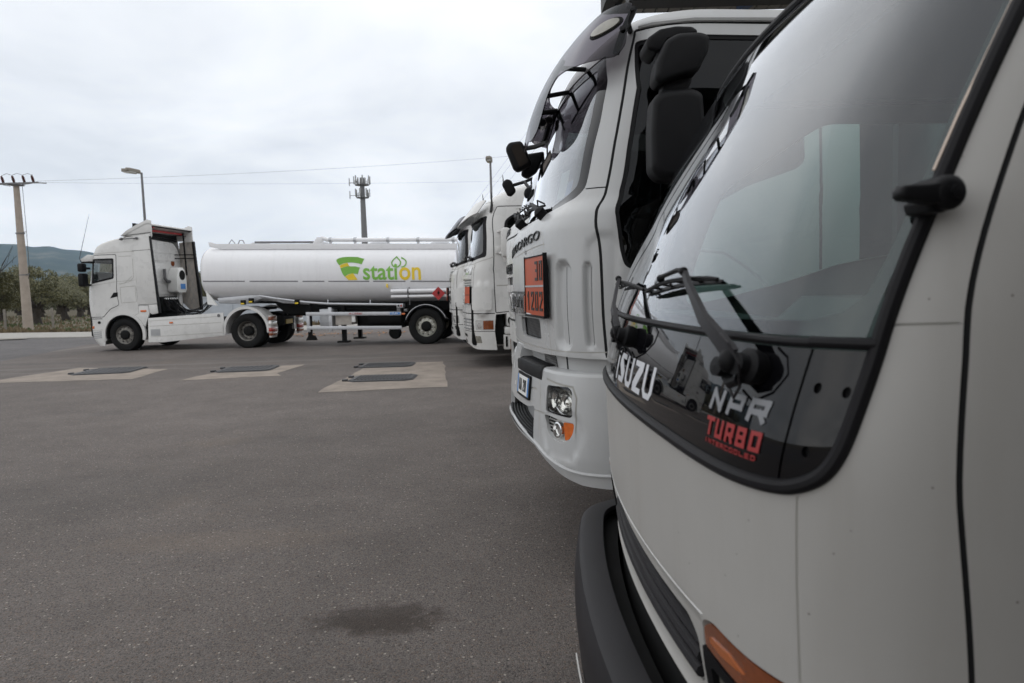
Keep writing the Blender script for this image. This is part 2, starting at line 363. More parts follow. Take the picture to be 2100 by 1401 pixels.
def skin(name, surf, outer, mats, parent, holes=(), regions=(), grooves=(), sp=.05, off=0., thick=.02, label=None, fine=(), gdepth=.01, union=None):
    """one triangulated sheet over a curved surface, cut into the main part and the named regions.
    grooves: (polyline, half width[, material slot]); regions: (name, polygon, material, label, parent)"""
    if isinstance(mats, str): mats = [mats, 'seam', 'groove']
    loops = ([outer] if union is None else list(union))+list(holes)+[r[1] for r in regions]
    allp = [p for l in ([outer] if union is None else union) for p in l]
    V = []; E = []
    for l in loops:
        q = dens(l, sp*.8); k = len(V); V += q; E += [(k+i, k+(i+1) % len(q)) for i in range(len(q))]
    for g in grooves:
        q = dens(band(dens(g[0], sp*.6, False), g[1]), sp*.8); k = len(V); V += q; E += [(k+i, k+(i+1) % len(q)) for i in range(len(q))]
        q = dens(g[0], sp*.6, False); k = len(V); V += q; E += [(k+i, k+i+1) for i in range(len(q)-1)]
    x0, x1 = min(p[0] for p in allp), max(p[0] for p in allp); y0, y1 = min(p[1] for p in allp), max(p[1] for p in allp)
    gx, gy = np.meshgrid(np.arange(x0+sp/2, x1, sp), np.arange(y0+sp/2, y1, sp)); gx = (gx+((np.arange(gx.shape[0]) % 2)*sp/2)[:, None]).ravel(); gy = gy.ravel()
    ok = np.zeros(gx.shape, bool)
    for l in ([outer] if union is None else union): ok |= inpoly(gx, gy, l)
    for h in holes: ok &= ~inpoly(gx, gy, h)
    for l in loops: ok &= segdist(gx, gy, list(l)+[l[0]]) > sp*.4
    for g in grooves: ok &= segdist(gx, gy, g[0]) > g[1]+sp*.3
    for fx0, fx1, fy0, fy1, fs in fine:
        ok &= ~((gx > fx0) & (gx < fx1) & (gy > fy0) & (gy < fy1))
    V += list(zip(gx[ok], gy[ok]))
    for fx0, fx1, fy0, fy1, fs in fine:
        hx, hy = np.meshgrid(np.arange(fx0, fx1, fs), np.arange(fy0, fy1, fs*1.6)); hx = hx.ravel(); hy = hy.ravel(); k_ = np.ones(hx.shape, bool)
        for l in loops: k_ &= segdist(hx, hy, list(l)+[l[0]]) > fs*.5
        for g in grooves: k_ &= segdist(hx, hy, g[0]) > g[1]+fs*.5
        V += list(zip(hx[k_], hy[k_]))
    r = delaunay_2d_cdt([Vector(v) for v in V], E, [], 0, 1e-5)
    pv = np.array([tuple(v) for v in r[0]]); tr = np.array([f for f in r[2] if len(f) == 3])
    c = pv[tr].mean(1); keep = np.zeros(len(tr), bool)
    for l in ([outer] if union is None else union): keep |= inpoly(c[:, 0], c[:, 1], l)
    for h in holes: keep &= ~inpoly(c[:, 0], c[:, 1], h)
    tr = tr[keep]; c = c[keep]
    # orient counter-clockwise in (s, z): the outward side for this convention
    A = pv[tr]; ar = (A[:, 1, 0]-A[:, 0, 0])*(A[:, 2, 1]-A[:, 0, 1])-(A[:, 1, 1]-A[:, 0, 1])*(A[:, 2, 0]-A[:, 0, 0])
    tr[ar < 0] = tr[ar < 0][:, ::-1]
    gd = np.zeros(len(pv)); gm = np.zeros(len(tr), int)
    for g in grooves:
        d = segdist(pv[:, 0], pv[:, 1], g[0]); gd = np.maximum(gd, np.clip(1-d/g[1], 0, 1)*(g[3] if len(g) > 3 else gdepth))
        gm[segdist(c[:, 0], c[:, 1], g[0]) < g[1]*.98] = g[2] if len(g) > 2 else 1
    W = surf.P(pv[:, 0], pv[:, 1], off-gd); Nn = surf.Nn(pv[:, 0], pv[:, 1]); Win = W-Nn*thick
    own = np.zeros(len(tr), int)
    for i, rg in enumerate(regions): own[inpoly(c[:, 0], c[:, 1], rg[1])] = i+1
    res = []
    ecount = {}
    for t in tr:
        for a, b in ((t[0], t[1]), (t[1], t[2]), (t[2], t[0])): ecount[(min(a, b), max(a, b))] = ecount.get((min(a, b), max(a, b)), 0)+1
    for i in range(len(regions)+1):
        T = tr[own == i]; G = gm[own == i]
        if not len(T): res.append(None); continue
        used = np.unique(T); mp = {int(u): k for k, u in enumerate(used)}
        VV = list(W[used]); NN = list(Nn[used]); FF = [[mp[int(q)] for q in t] for t in T]; mi = list(G)
        rim = {}
        for t in T:
            for a, b in ((t[0], t[1]), (t[1], t[2]), (t[2], t[0])):
                if ecount[(min(a, b), max(a, b))] == 1 and thick > 0:
                    for q in (a, b):
                        if q not in rim: rim[q] = len(VV); VV += [W[q], Win[q]]; NN += [Nn[q], Nn[q]]
                    n = np.cross(W[b]-W[a], Nn[a]); n = n/(np.linalg.norm(n)+1e-12)
                    for q in (a, b): NN[rim[q]] = n; NN[rim[q]+1] = n
                    FF.append([rim[a], rim[a]+1, rim[b]+1, rim[b]]); mi.append(0)
        if i == 0: nm, mt, lb, pa = name, mats, label, parent
        else: nm, _, mt, lb, pa = regions[i-1]; mt = mt or mats; mt = [mt, 'seam', 'groove'] if isinstance(mt, str) else mt; pa = pa if pa is not None else parent
        if isinstance(pa, int): pa = res[pa]
        res.append(mesh(nm, VV, FF, mt, pa, True, mi, lb, None, None, NN))
    return res if regions else res[0]
def mir(poly): return [(-s, z) for s, z in poly][::-1]
def capsules(L):
    """L = (s0,z0,s1,z1,half width,depth,softness): pressed-in or raised (negative depth) beads"""
    def f(s, z):
        o = 0*s
        for s0, z0, s1, z1, hw, dp, so in L: o = o-dp*(lambda t: t*t*(3-2*t))(np.clip((hw+so-segdist(s, z, [(s0, z0), (s1, z1)]))/so, 0, 1))
        return o
    return f
def ledge(surf, s0, s1, z, depth, name, m, parent, drop=0., off=0., n=60, rnd_=.02):
    S = np.linspace(s0, s1, n); Z = 0*S+z; P0 = surf.P(S, Z, off); Nn = surf.Nn(S, Z); Nn[:, 2] = 0; Nn /= np.linalg.norm(Nn, axis=1, keepdims=True)
    prof = [(0, -drop-rnd_), (0, -drop*0-rnd_), (-rnd_*.3, -rnd_*.3), (-rnd_, 0), (-depth, 0), (-depth, -.02-drop)]
    V = []
    for d, h in prof:
        Q = P0+Nn*d; Q[:, 2] = z+h+rnd_; V += list(Q)
    return mesh(name, V, [[i*n+k, i*n+k+1, (i+1)*n+k+1, (i+1)*n+k] for i in range(len(prof)-1) for k in range(n-1)], m, parent, True, auto=40)
def roof(surf, z, smax, rise, m, parent, name='roof', n=30):
    S = np.concatenate([np.linspace(0, surf.ss[-1], 1)*0, np.linspace(0, smax, n)]); T = np.linspace(0, 1, 13); V = []
    for t in T:
        A = surf.P(S, 0*S+z); B = surf.P(-S, 0*S+z); k = math.sin(math.pi*t); Q = A*(1-t)+B*t; Q[:, 2] += rise*k**.6*np.clip(S/.5, 0, 1)**.5; V += list(Q)
    k = len(S)
    return mesh(name, V, [[i*k+j, i*k+j+1, (i+1)*k+j+1, (i+1)*k+j] for i in range(12) for j in range(k-1)], m, parent, True)
def text(name, body, surf, s0, s1, z0, h, m, parent, off=.002, depth=.0015, bold=.0, shear=0., slope=0.):
    cu = bpy.data.curves.new('tx', 'FONT'); cu.body = body; cu.offset = bold; cu.extrude = 1.; cu.shear = shear; cu.resolution_u = 4
    ob = bpy.data.objects.new('tx', cu); scn.collection.objects.link(ob); dg = bpy.context.evaluated_depsgraph_get()
    me = bpy.data.meshes.new_from_object(ob.evaluated_get(dg)); bpy.data.objects.remove(ob)
    V = np.array([tuple(v.co) for v in me.vertices]); Fc = [list(p.vertices) for p in me.polygons]; bpy.data.meshes.remove(me)
    x0, x1 = V[:, 0].min(), V[:, 0].max(); y0, y1 = V[:, 1].min(), V[:, 1].max()
    s = s0+(V[:, 0]-x0)/(x1-x0)*(s1-s0); z = z0+(V[:, 1]-y0)/(y1-y0)*h+slope*(s-s0)
    W = surf.P(s, z, 0*s)+surf.Nn(s, z)*(off+V[:, 2]*depth)[:, None]
    return mesh(name, W, Fc, m, parent, False)
def polys(name, L, surf, m, parent, off=.002, depth=.0015, sp=.05):
    """union of flat outlines laid on a surface as one thin raised piece"""
    return skin(name, surf, None, [m, m, m], parent, union=L, off=off, thick=depth, sp=sp)
def strokes(lines, w):
    """polylines -> union of strips"""
    o = []
    for pl in lines:
        for (x0, y0), (x1, y1) in zip(pl[:-1], pl[1:]):
            d = math.hypot(x1-x0, y1-y0); dx, dy = (x1-x0)/d*w/2, (y1-y0)/d*w/2
            o.append([(x0-dx+dy, y0-dy-dx), (x1+dx+dy, y1+dy-dx), (x1+dx-dy, y1+dy+dx), (x0-dx-dy, y0-dy+dx)])
    return o
GL = {'0': [[(.1, 0), (.9, 0), (.9, 1), (.1, 1), (.1, 0)]], '1': [[(.25, .82), (.55, 1), (.55, 0)]], '2': [[(.1, .85), (.1, 1), (.9, 1), (.9, .62), (.1, .12), (.1, 0), (.9, 0)]],
      '3': [[(.1, 1), (.9, 1), (.9, 0), (.1, 0)], [(.3, .52), (.9, .52)]], 'I': [[(.5, 0), (.5, 1)]], 'V': [[(.05, 1), (.5, 0), (.95, 1)]], 'E': [[(.95, 1), (.1, 1), (.1, 0), (.95, 0)], [(.1, .5), (.8, .5)]],
      'C': [[(.95, 1), (.1, 1), (.1, 0), (.95, 0)]], 'O': [[(.1, 0), (.9, 0), (.9, 1), (.1, 1), (.1, 0)]], 'N': [[(.05, 0), (.05, 1), (.85, 0), (.85, 1)]],
      'P': [[(.1, 0), (.1, 1), (.9, 1), (.9, .42), (.1, .42)]], 'R': [[(.1, 0), (.1, 1), (.9, 1), (.9, .42), (.1, .42)], [(.62, .42), (.90, 0)]],
      'T': [[(0, 1), (1, 1)], [(.5, 1), (.5, 0)]], 'U': [[(.1, 1), (.1, 0), (.9, 0), (.9, 1)]], 'B': [[(.1, 0), (.1, 1), (.85, 1), (.85, .5), (.1, .5)], [(.85, .5), (.9, 0), (.1, 0)]],
      'L': [[(.1, 1), (.1, 0), (.9, 0)]], 'D': [[(.1, 0), (.1, 1), (.75, 1), (.9, .8), (.9, .2), (.75, 0), (.1, 0)]], 'A': [[(.05, 0), (.5, 1), (.95, 0)], [(.22, .35), (.78, .35)]], 'X': [[(.05, 0), (.95, 1)], [(.05, 1), (.95, 0)]],
      'S': [[(.9, 1), (.1, 1), (.1, .5), (.9, .5), (.9, 0), (.1, 0)]], 'G': [[(.95, 1), (.1, 1), (.1, 0), (.9, 0), (.9, .45), (.5, .45)]]}
def lettering(name, body, surf, s0, s1, z0, h, w, m, parent, off=.002, depth=.002, gap=.22, slant=0., sp=.03):
    n = len(body); cw = (s1-s0)/(n*(1+gap)-gap); L = []
    for i, c in enumerate(body):
        if c == ' ': continue
        x = s0+i*cw*(1+gap)
        L += strokes([[(x+w/2+px*(cw-w)+slant*py*h, z0+w/2+py*(h-w)) for px, py in pl] for pl in GL[c]], w)
    return polys(name, L, surf, m, parent, off, depth, sp)
class Flat:
    """flat drawing board: origin, right vector, up vector"""
    def __init__(S, O, r, u): S.O = np.array(O, float); S.r = np.array(r, float); S.u = np.array(u, float); n = np.cross(S.r, S.u); S.n = n/np.linalg.norm(n)
    def P(S, s, z, off=0.): return S.O+np.multiply.outer(np.asarray(s, float), S.r)+np.multiply.outer(np.asarray(z, float), S.u)+np.multiply.outer(np.asarray(off, float)+0*np.asarray(s, float), S.n)
    def Nn(S, s, z): return np.tile(S.n, (len(np.atleast_1d(s)), 1))
def wheel(F, x, y, r, wd, parent, rim='rim_steel', side=-1, dual=False, n=40, style='steer'):
    """y = outer face; side -1 faces the camera side"""
    ax = -F.b*1.0 if side < 0 else F.b*1.0
    c = F.p(x, y, r*.985); rr = r*.56
    o = MB(); o.lathe([(rr, -.02), (rr*1.02, 0), (rr*.98, -.012), (rr*.93, -.03), (rr*.86, -.05 if style == 'steer' else -.12), (rr*.8, -.055 if style == 'steer' else -.16), (rr*.5, -.035 if style == 'steer' else -.17)], c, ax, n)
    wo = o.build('wheel', rim, parent)
    t = MB(); q = r-rr; t.lathe([(rr, -.02), (rr+.12*q, .005), (rr+.5*q, .022), (rr+.82*q, .01), (r*.985, -.025), (r, -.05), (r, -wd+.05), (r*.985, -wd+.02), (rr+.5*q, -wd), (rr, -wd+.03)], c, ax, n*1)
    for k in range(4):
        d = -.07-(wd-.14)*k/3; t.lathe([(r+.001, d-.012), (r+.004, d-.006), (r+.004, d+.006), (r+.001, d+.012)], c, ax, n)
    t.build('tyre', 'tyre', wo)
    if dual:
        t = MB(); t.lathe([(rr, -.38), (rr+.5*q, -.36), (r, -.40), (r, -.62), (rr, -.66)], c, ax, n); t.build('tyre', 'tyre', wo)
    hu = MB(); hu.lathe([(rr*.5, -.04 if style == 'steer' else -.175), (rr*.5, .02 if style == 'steer' else -.05), (rr*.42, .04 if style == 'steer' else -.03), (rr*.3, .05 if style == 'steer' else -.02), (.001, .05 if style == 'steer' else -.02)], c, ax, n); hu.build('hub', 'dark', wo)
    axv = Vector(ax); a = axv.orthogonal().normalized(); b = axv.cross(a)
    h = MB()
    for k in range(10):
        an = 2*math.pi*k/10; p = Vector(c)+axv*(-.05 if style == 'steer' else -.165)+(a*math.cos(an)+b*math.sin(an))*rr*.65
        h.lathe([(.016, 0), (.016, .035), (.001, .04)], p, ax, 6)
    h.build('wheel_nuts', 'chrome' if rim == 'rim_steel' else 'rim_steel', wo)
    h = MB()
    for k in range(10):
        an = 2*math.pi*(k+.5)/10; p = Vector(c)+axv*(-.052 if style == 'steer' else -.13)+(a*math.cos(an)+b*math.sin(an))*rr*.83
        h.lathe([(.001, .006), (.024, .006), (.024, -.01)], p, ax, 8)
    h.build('rim_hole', 'seam', wo)
    return wo
# ---------------------------------------------------------------- ground
def nodes(m):
    m.use_nodes = True; return m.node_tree
def asphalt(name, base_c, blue=0.0, stain=False):
    m = bpy.data.materials.new(name); t = nodes(m); p = t.nodes['Principled BSDF']; co = t.nodes.new('ShaderNodeTexCoord')
    def no(sc, de=5, ro=.55):
        n = t.nodes.new('ShaderNodeTexNoise'); n.inputs['Scale'].default_value = sc; n.inputs['Detail'].default_value = de; n.inputs['Roughness'].default_value = ro
        t.links.new(co.outputs['Object'], n.inputs['Vector']); return n.outputs[0]
    def ma(op, a, b=None, c=None):
        q = t.nodes.new('ShaderNodeMath'); q.operation = op
        for i, v in enumerate((a, b, c)):
            if v is None: continue
            if isinstance(v, (int, float)): q.inputs[i].default_value = v
            else: t.links.new(v, q.inputs[i])
        return q.outputs[0]
    def mx(f, a, b, mode='MIX'):
        q = t.nodes.new('ShaderNodeMix'); q.data_type = 'RGBA'; q.blend_type = mode
        for i, v in ((0, f), (6, a), (7, b)):
            if isinstance(v, (int, float)): q.inputs[i].default_value = v
            elif isinstance(v, tuple): q.inputs[i].default_value = (*v, 1)
            else: t.links.new(v, q.inputs[i])
        return q.outputs[2]
    def mr(v, a, b, c, d):
        q = t.nodes.new('ShaderNodeMapRange'); t.links.new(v, q.inputs[0])
        for i, k in enumerate((a, b, c, d)): q.inputs[i+1].default_value = k
        return q.outputs[0]
    big = mr(no(.28, 4), .3, .7, .80, 1.18); mid = mr(no(1.7, 7, .68), .25, .75, .80, 1.2)
    v = t.nodes.new('ShaderNodeTexVoronoi'); v.inputs['Scale'].default_value = 150; t.links.new(co.outputs['Object'], v.inputs['Vector'])
    sc = t.nodes.new('ShaderNodeSeparateColor'); t.links.new(v.outputs['Color'], sc.inputs[0])
    v2 = t.nodes.new('ShaderNodeTexVoronoi'); v2.inputs['Scale'].default_value = 42; t.links.new(co.outputs['Object'], v2.inputs['Vector'])
    sc2 = t.nodes.new('ShaderNodeSeparateColor'); t.links.new(v2.outputs['Color'], sc2.inputs[0])
    cell = mr(sc.outputs[0], 0, 1, .68, 1.34)
    tone = ma('MULTIPLY', ma('MULTIPLY', big, mid), cell)
    grit = t.nodes.new('ShaderNodeCombineColor')
    for i in range(3): t.links.new(tone, grit.inputs[i])
    col = mx(1.0, base_c, grit.outputs[0], 'MULTIPLY')
    # pale and brown stones showing through the worn binder
    st = ma('MULTIPLY', ma('GREATER_THAN', sc2.outputs[1], .87), ma('LESS_THAN', v2.outputs['Distance'], .24))
    col = mx(ma('MULTIPLY', st, .75), col, (.40, .36, .31))
    br = ma('MULTIPLY', ma('GREATER_THAN', sc.outputs[2], .9), .5); col = mx(br, col, (.15, .10, .07))
    pit = ma('MULTIPLY', ma('GREATER_THAN', sc.outputs[1], .93), .7); col = mx(pit, col, (.02, .019, .018))
    # oily drip spots and a rusty wash
    dr = mr(no(.9, 7, .65), .66, .74, 0, .32); col = mx(dr, col, (.045, .042, .04))
    wa = mr(no(.5, 5, .6), .58, .72, 0, .22); col = mx(wa, col, (.17, .125, .085))
    if stain:
        sp = t.nodes.new('ShaderNodeSeparateXYZ'); t.links.new(co.outputs['Object'], sp.inputs[0])
        nn = no(9, 5, .65)
        def blob(cx_, cy_, rx, ry, k, colr):
            nonlocal col
            a = ma('DIVIDE', ma('SUBTRACT', sp.outputs[0], cx_), rx); b = ma('DIVIDE', ma('SUBTRACT', sp.outputs[1], cy_), ry)
            d = ma('ADD', ma('SQRT', ma('ADD', ma('MULTIPLY', a, a), ma('MULTIPLY', b, b))), ma('MULTIPLY', nn, 1.6))
            col = mx(mr(d, 1.45, 1.85, k, 0), col, colr)
        blob(-.69, 3.18, .34, .17, .62, (.026, .018, .013)); blob(-.62, 3.12, .28, .12, .4, (.03, .02, .014))
        blob(-5.6, 9.4, .35, .25, .25, (.05, .05, .05)); blob(-2.6, 7.3, .5, .3, .14, (.05, .05, .05)); blob(-1.9, 4.3, .9, .22, .16, (.19, .14, .10)); blob(-3.4, 5.6, 1.0, .8, .12, (.05, .05, .05))
        # a faint straight joint across the yard and two darker tyre lanes
        def lane(x0_, y0_, dx, dy, hw, k, colr):
            nonlocal col
            L = math.hypot(dx, dy); e_ = ma('ABSOLUTE', ma('ADD', ma('MULTIPLY', ma('SUBTRACT', sp.outputs[0], x0_), -dy/L), ma('MULTIPLY', ma('SUBTRACT', sp.outputs[1], y0_), dx/L)))
            col = mx(mr(ma('ADD', e_, ma('MULTIPLY', nn, hw*.8)), hw, hw*1.7, k, 0), col, colr)
        lane(-14.6, 21, .9, 5, .22, .35, (.24, .22, .2)); lane(0, 15.2, 8, .12, .05, .35, (.22, .21, .19)); lane(-2, 16.9, 8, -.3, .32, .22, (.06, .06, .06)); lane(-2, 14.0, 8, -.2, .5, .10, (.06, .06, .06))
        lane(-4, 16.2, 8, .3, .16, .25, (.2, .19, .175))
    t.links.new(col, p.inputs['Base Color'])
    p.inputs['Roughness'].default_value = .82; p.inputs['Specular IOR Level'].default_value = .35
    h = ma('ADD', ma('MULTIPLY', v.outputs['Distance'], -1.0), ma('MULTIPLY', no(160, 3), .6))
    b = t.nodes.new('ShaderNodeBump'); b.inputs['Strength'].default_value = .55; b.inputs['Distance'].default_value = .006; t.links.new(h, b.inputs['Height']); t.links.new(b.outputs[0], p.inputs['Normal'])
    M[name] = m
asphalt('asphalt', (.122, .106, .097), stain=True)
asphalt('road', (.105, .10, .101))
def concrete(name, c, crack=True):
    m = bpy.data.materials.new(name); t = nodes(m); p = t.nodes['Principled BSDF']; co = t.nodes.new('ShaderNodeTexCoord')
    n = t.nodes.new('ShaderNodeTexNoise'); n.inputs['Scale'].default_value = 2.2; n.inputs['Detail'].default_value = 9; n.inputs['Roughness'].default_value = .65; t.links.new(co.outputs['Object'], n.inputs[0])
    r = t.nodes.new('ShaderNodeValToRGB'); t.links.new(n.outputs[0], r.inputs[0]); r.color_ramp.elements[0].position = .28; r.color_ramp.elements[0].color = (*[k*.6 for k in c], 1); r.color_ramp.elements[1].position = .62; r.color_ramp.elements[1].color = (*c, 1)
    t.links.new(r.outputs[0], p.inputs['Base Color']); p.inputs['Roughness'].default_value = .88
    b = t.nodes.new('ShaderNodeBump'); b.inputs['Strength'].default_value = .4; b.inputs['Distance'].default_value = .01; n2_ = t.nodes.new('ShaderNodeTexNoise'); n2_.inputs['Scale'].default_value = 60; t.links.new(co.outputs['Object'], n2_.inputs[0]); t.links.new(n2_.outputs[0], b.inputs['Height']); t.links.new(b.outputs[0], p.inputs['Normal'])
    M[name] = m
concrete('concrete', (.285, .24, .20))
concrete('field', (.125, .105, .062))
def sheet(name, poly, z, m, kind='structure', parent=None, label=None):
    o = mesh(name, [(x, y, z) for x, y in poly], [list(range(len(poly)))], m, parent, False); o['kind'] = kind; return o
sheet('ground', [(-12000, -12000), (12000, -12000), (12000, 12000), (-12000, 12000)], -.05, 'field')
# the yard: one raised sheet, its far left corner rounded off along the kerb
sheet('asphalt_yard', [(-60, -40), (60, -40), (60, 31.2), (-6, 29.2), (-13.5, 27.4), (-15.1, 24.2), (-13.7, 18.0), (-12.2, 10), (-13, -2), (-60, -6)], 0, 'asphalt')
sheet('road', [(-60, -41), (61, -41), (61, 32.5), (-18.3, 29.4), (-22.5, 30.3), (-60, 37.5)], -.006, 'road')
# pale concrete verge along the far side of the road
v = MB()
v.add([(-60, 36.5, -.04), (-22.5, 29.9, -.04), (-18.3, 29.1, -.04), (60, 31, -.04), (60, 33.0, -.04), (-20.8, 33.5, -.04), (-26.6, 35.2, -.04), (-60, 43, -.04)] +
      [(-60, 36.5, .03), (-22.5, 29.9, .03), (-18.3, 29.1, .03), (60, 31, .03), (60, 33.0, .03), (-20.8, 33.5, .03), (-26.6, 35.2, .03), (-60, 43, .03)],
      [list(range(8, 16))]+[[i, (i+1) % 8, 8+(i+1) % 8, 8+i] for i in range(8)])
v.build('kerb', 'kerb', smooth=False)['kind'] = 'structure'
sheet('dirt_patch', [(-30, 30.2), (-21.6, 28.6), (-20.6, 28.9), (-20.9, 29.5), (-22.6, 29.85), (-31, 31.3)], .034, 'stone')
PATCH = [[(-10.6, 13.35), (-7.49, 13.32), (-7.55, 14.2), (-7.63, 15.05), (-10.15, 15.9)], [(-6.35, 12.86), (-4.51, 13.15), (-4.7, 13.6), (-4.59, 15.15), (-6.05, 14.75)], [(-3.13, 10.73), (-1.04, 11.0), (-1.2, 12.3), (-1.51, 14.9), (-3.06, 14.95)]]
for q in PATCH:
    d = dens(q, .35); d = [(x+rnd.uniform(-.03, .03), y+rnd.uniform(-.03, .03)) for x, y in d]
    sheet('concrete_patch', d, .004, 'concrete')
# access covers on the concrete patches
def cover(cx_, cy_, w_, h_, rot, ribs, label, tilt=0):
    t = thing('access_cover', label, 'drain cover', (cx_, cy_, 0), 'iron covers in the yard'); F = frame((cx_, cy_), rot)
    poly = [(-w_/2+.12, -h_/2), (w_/2-.12, -h_/2), (w_/2, -h_/2+.12), (w_/2, h_/2-.12), (w_/2-.12, h_/2), (-w_/2+.12, h_/2), (-w_/2, h_/2-.12), (-w_/2, -h_/2+.12)]
    b = MB(F); b.prism([(x*1.05, y*1.07) for x, y in poly], lambda u, v_, d: F.p(u, v_, d), .0045, .014, .004); b.build('frame', 'cover_iron', t)
    b = MB(F); b.prism(poly, lambda u, v_, d: F.p(u, v_, d), .0145, .026, .004); b.build('lid', 'cover_iron', t)
    b = MB(F)
    if ribs:
        n = 15
        for i in range(n):
            x = -w_/2+.1+(w_-.2)*i/(n-1); b.box(x-.014, x+.014, -h_/2+.1, h_/2-.1, .0265, .040, .004, 1)
    else:
        for i in range(9):
            for j in range(7): b.box(-w_/2+.14+i*(w_-.28)/8-.02, -w_/2+.14+i*(w_-.28)/8+.02, -h_/2+.12+j*(h_-.24)/6-.02, -h_/2+.12+j*(h_-.24)/6+.02, .0265, .032)
    b.build('tread_ribs', 'cover_iron', t)['kind'] = 'stuff'
    b = MB(F)
    for y in (-h_*.3, h_*.3): b = MB(F); b.box(-w_/2-.12, -w_/2-.03, y-.05, y+.05, .005, .04, .01); b.build('hinge', 'cover_iron', t)
cover(-8.85, 14.95, 1.15, 1.15, 8, False, 'flat iron cover on the leftmost pale concrete patch')
cover(-5.65, 14.5, 1.1, .95, 4, False, 'flat iron cover on the middle pale concrete patch')
cover(-2.35, 12.28, 1.12, .8, 0, True, 'ribbed iron cover nearer the camera on the right concrete patch')
cover(-2.66, 14.45, 1.08, .8, 0, True, 'ribbed iron cover farther back on the right concrete patch')
# loose chippings
b = MB()
for i in range(420):
    y = 2.2+6*rnd.random()**1.6; x = rnd.uniform(-.85, .12)*y; s_ = rnd.uniform(.003, .0075)
    V = [(x+s_*rnd.uniform(.6, 1.3)*math.cos(a_), y+s_*rnd.uniform(.6, 1.3)*math.sin(a_), .0015) for a_ in (0, 1.5, 3, 4.6)]; b.add(V+[(x, y, s_*rnd.uniform(.6, 1.1))], [[0, 1, 4], [1, 2, 4], [2, 3, 4], [3, 0, 4]])
g = b.build('gravel', 'stone', smooth=False, auto=None); g['kind'] = 'stuff'; g['label'] = 'tiny loose stone chippings scattered over the asphalt yard'; g['category'] = 'gravel'
# dead leaves blown against the far side of the yard
b = MB()
for i in range(260):
    x = rnd.uniform(-9.5, -4.0); y = 25.5+rnd.gauss(0, .5); s_ = rnd.uniform(.04, .09); a_ = rnd.uniform(0, 6.28); z = rnd.uniform(.005, .05)
    b.add([(x+s_*math.cos(a_+k*1.57)*(1 if k % 2 else .5), y+s_*math.sin(a_+k*1.57)*(1 if k % 2 else .5), z+rnd.uniform(0, .03)) for k in range(4)], [[0, 1, 2, 3]])
g = b.build('leaf_litter', 'leaf_dead', smooth=False, auto=None); g['kind'] = 'stuff'; g['label'] = 'scattered orange dead leaves on the asphalt beyond the trailer'; g['category'] = 'leaves'
# dry grass beyond the kerb
b = MB()
b.m = 0
for i in range(15000):
    x = rnd.uniform(-62, 4); yk = 33.6+(-20.8-x)*.28 if x < -20.8 else 33.4; y = yk+.15+rnd.random()**2.2*34; s_ = rnd.uniform(.05, .16)
    if y < yk+.9: s_ *= 1.8
    a_ = rnd.uniform(0, 3.14); dx, dy = s_*.5*math.cos(a_), s_*.5*math.sin(a_); lx = rnd.uniform(-.05, .05); b.m = 0 if (math.sin(x*.7)+math.sin(y*.9+x*.3)+rnd.uniform(-1.2, 1.2) < .25 or y < yk+1.2) else 1
    b.add([(x-dx, y-dy, -.05), (x+dx, y+dy, -.05), (x+lx, y, s_*.95)], [[0, 1, 2]])
g = b.build('grass', ['dry_grass', 'green_grass'], smooth=False, auto=None); g['kind'] = 'stuff'; g['label'] = 'dry brown and green grass under the olive trees'; g['category'] = 'grass'
# hills
def hills():
    m = bpy.data.materials.new('hill'); t = nodes(m); p = t.nodes['Principled BSDF']; p.inputs['Roughness'].default_value = .95; p.inputs['Specular IOR Level'].default_value = 0
    co = t.nodes.new('ShaderNodeTexCoord'); n = t.nodes.new('ShaderNodeTexNoise'); n.inputs['Scale'].default_value = .006; n.inputs['Detail'].default_value = 9; n.inputs['Roughness'].default_value = .7; t.links.new(co.outputs['Object'], n.inputs[0])
    r = t.nodes.new('ShaderNodeValToRGB'); t.links.new(n.outputs[0], r.inputs[0]); r.color_ramp.elements[0].position = .38; r.color_ramp.elements[0].color = (.018, .03, .018, 1); r.color_ramp.elements[1].position = .68; r.color_ramp.elements[1].color = (.16, .14, .10, 1)
    e_ = r.color_ramp.elements.new(.55); e_.color = (.035, .05, .028, 1); t.links.new(r.outputs[0], p.inputs['Base Color']); M['hill'] = m
    from mathutils import noise
    az_ = np.linspace(-58, -8, 170); rr_ = np.linspace(2600, 6200, 46); V = []
    prof = interp_smooth([(-60, 470), (-40, 425), (-36.5, 405), (-35.5, 402), (-34.6, 385), (-33.7, 392), (-32.9, 372), (-32, 365), (-29.5, 300), (-25, 200), (-18, 90), (-8, 8)])
    for d in rr_:
        for a_ in az_:
            x, y = d*math.sin(R(a_)), d*math.cos(R(a_)); u_ = (d-2600)/3600; dd = math.hypot(x, y)
            H = float(prof(a_))*1.0*(dd/5850)
            e2 = math.sin(min(1, u_/.88)*math.pi/2)**2.2
            nz = noise.fractal(Vector((x/900, y/900, 1.3)), 1.0, 2.0, 6); V.append((x, y, -3+H*(e2*(1-.0) + .10*nz*e2*(1.1-u_))))
    k = len(az_)
    o = mesh('hills', V, [[i*k+j, i*k+j+1, (i+1)*k+j+1, (i+1)*k+j] for i in range(len(rr_)-1) for j in range(k-1)], 'hill'); o['kind'] = 'structure'
hills()
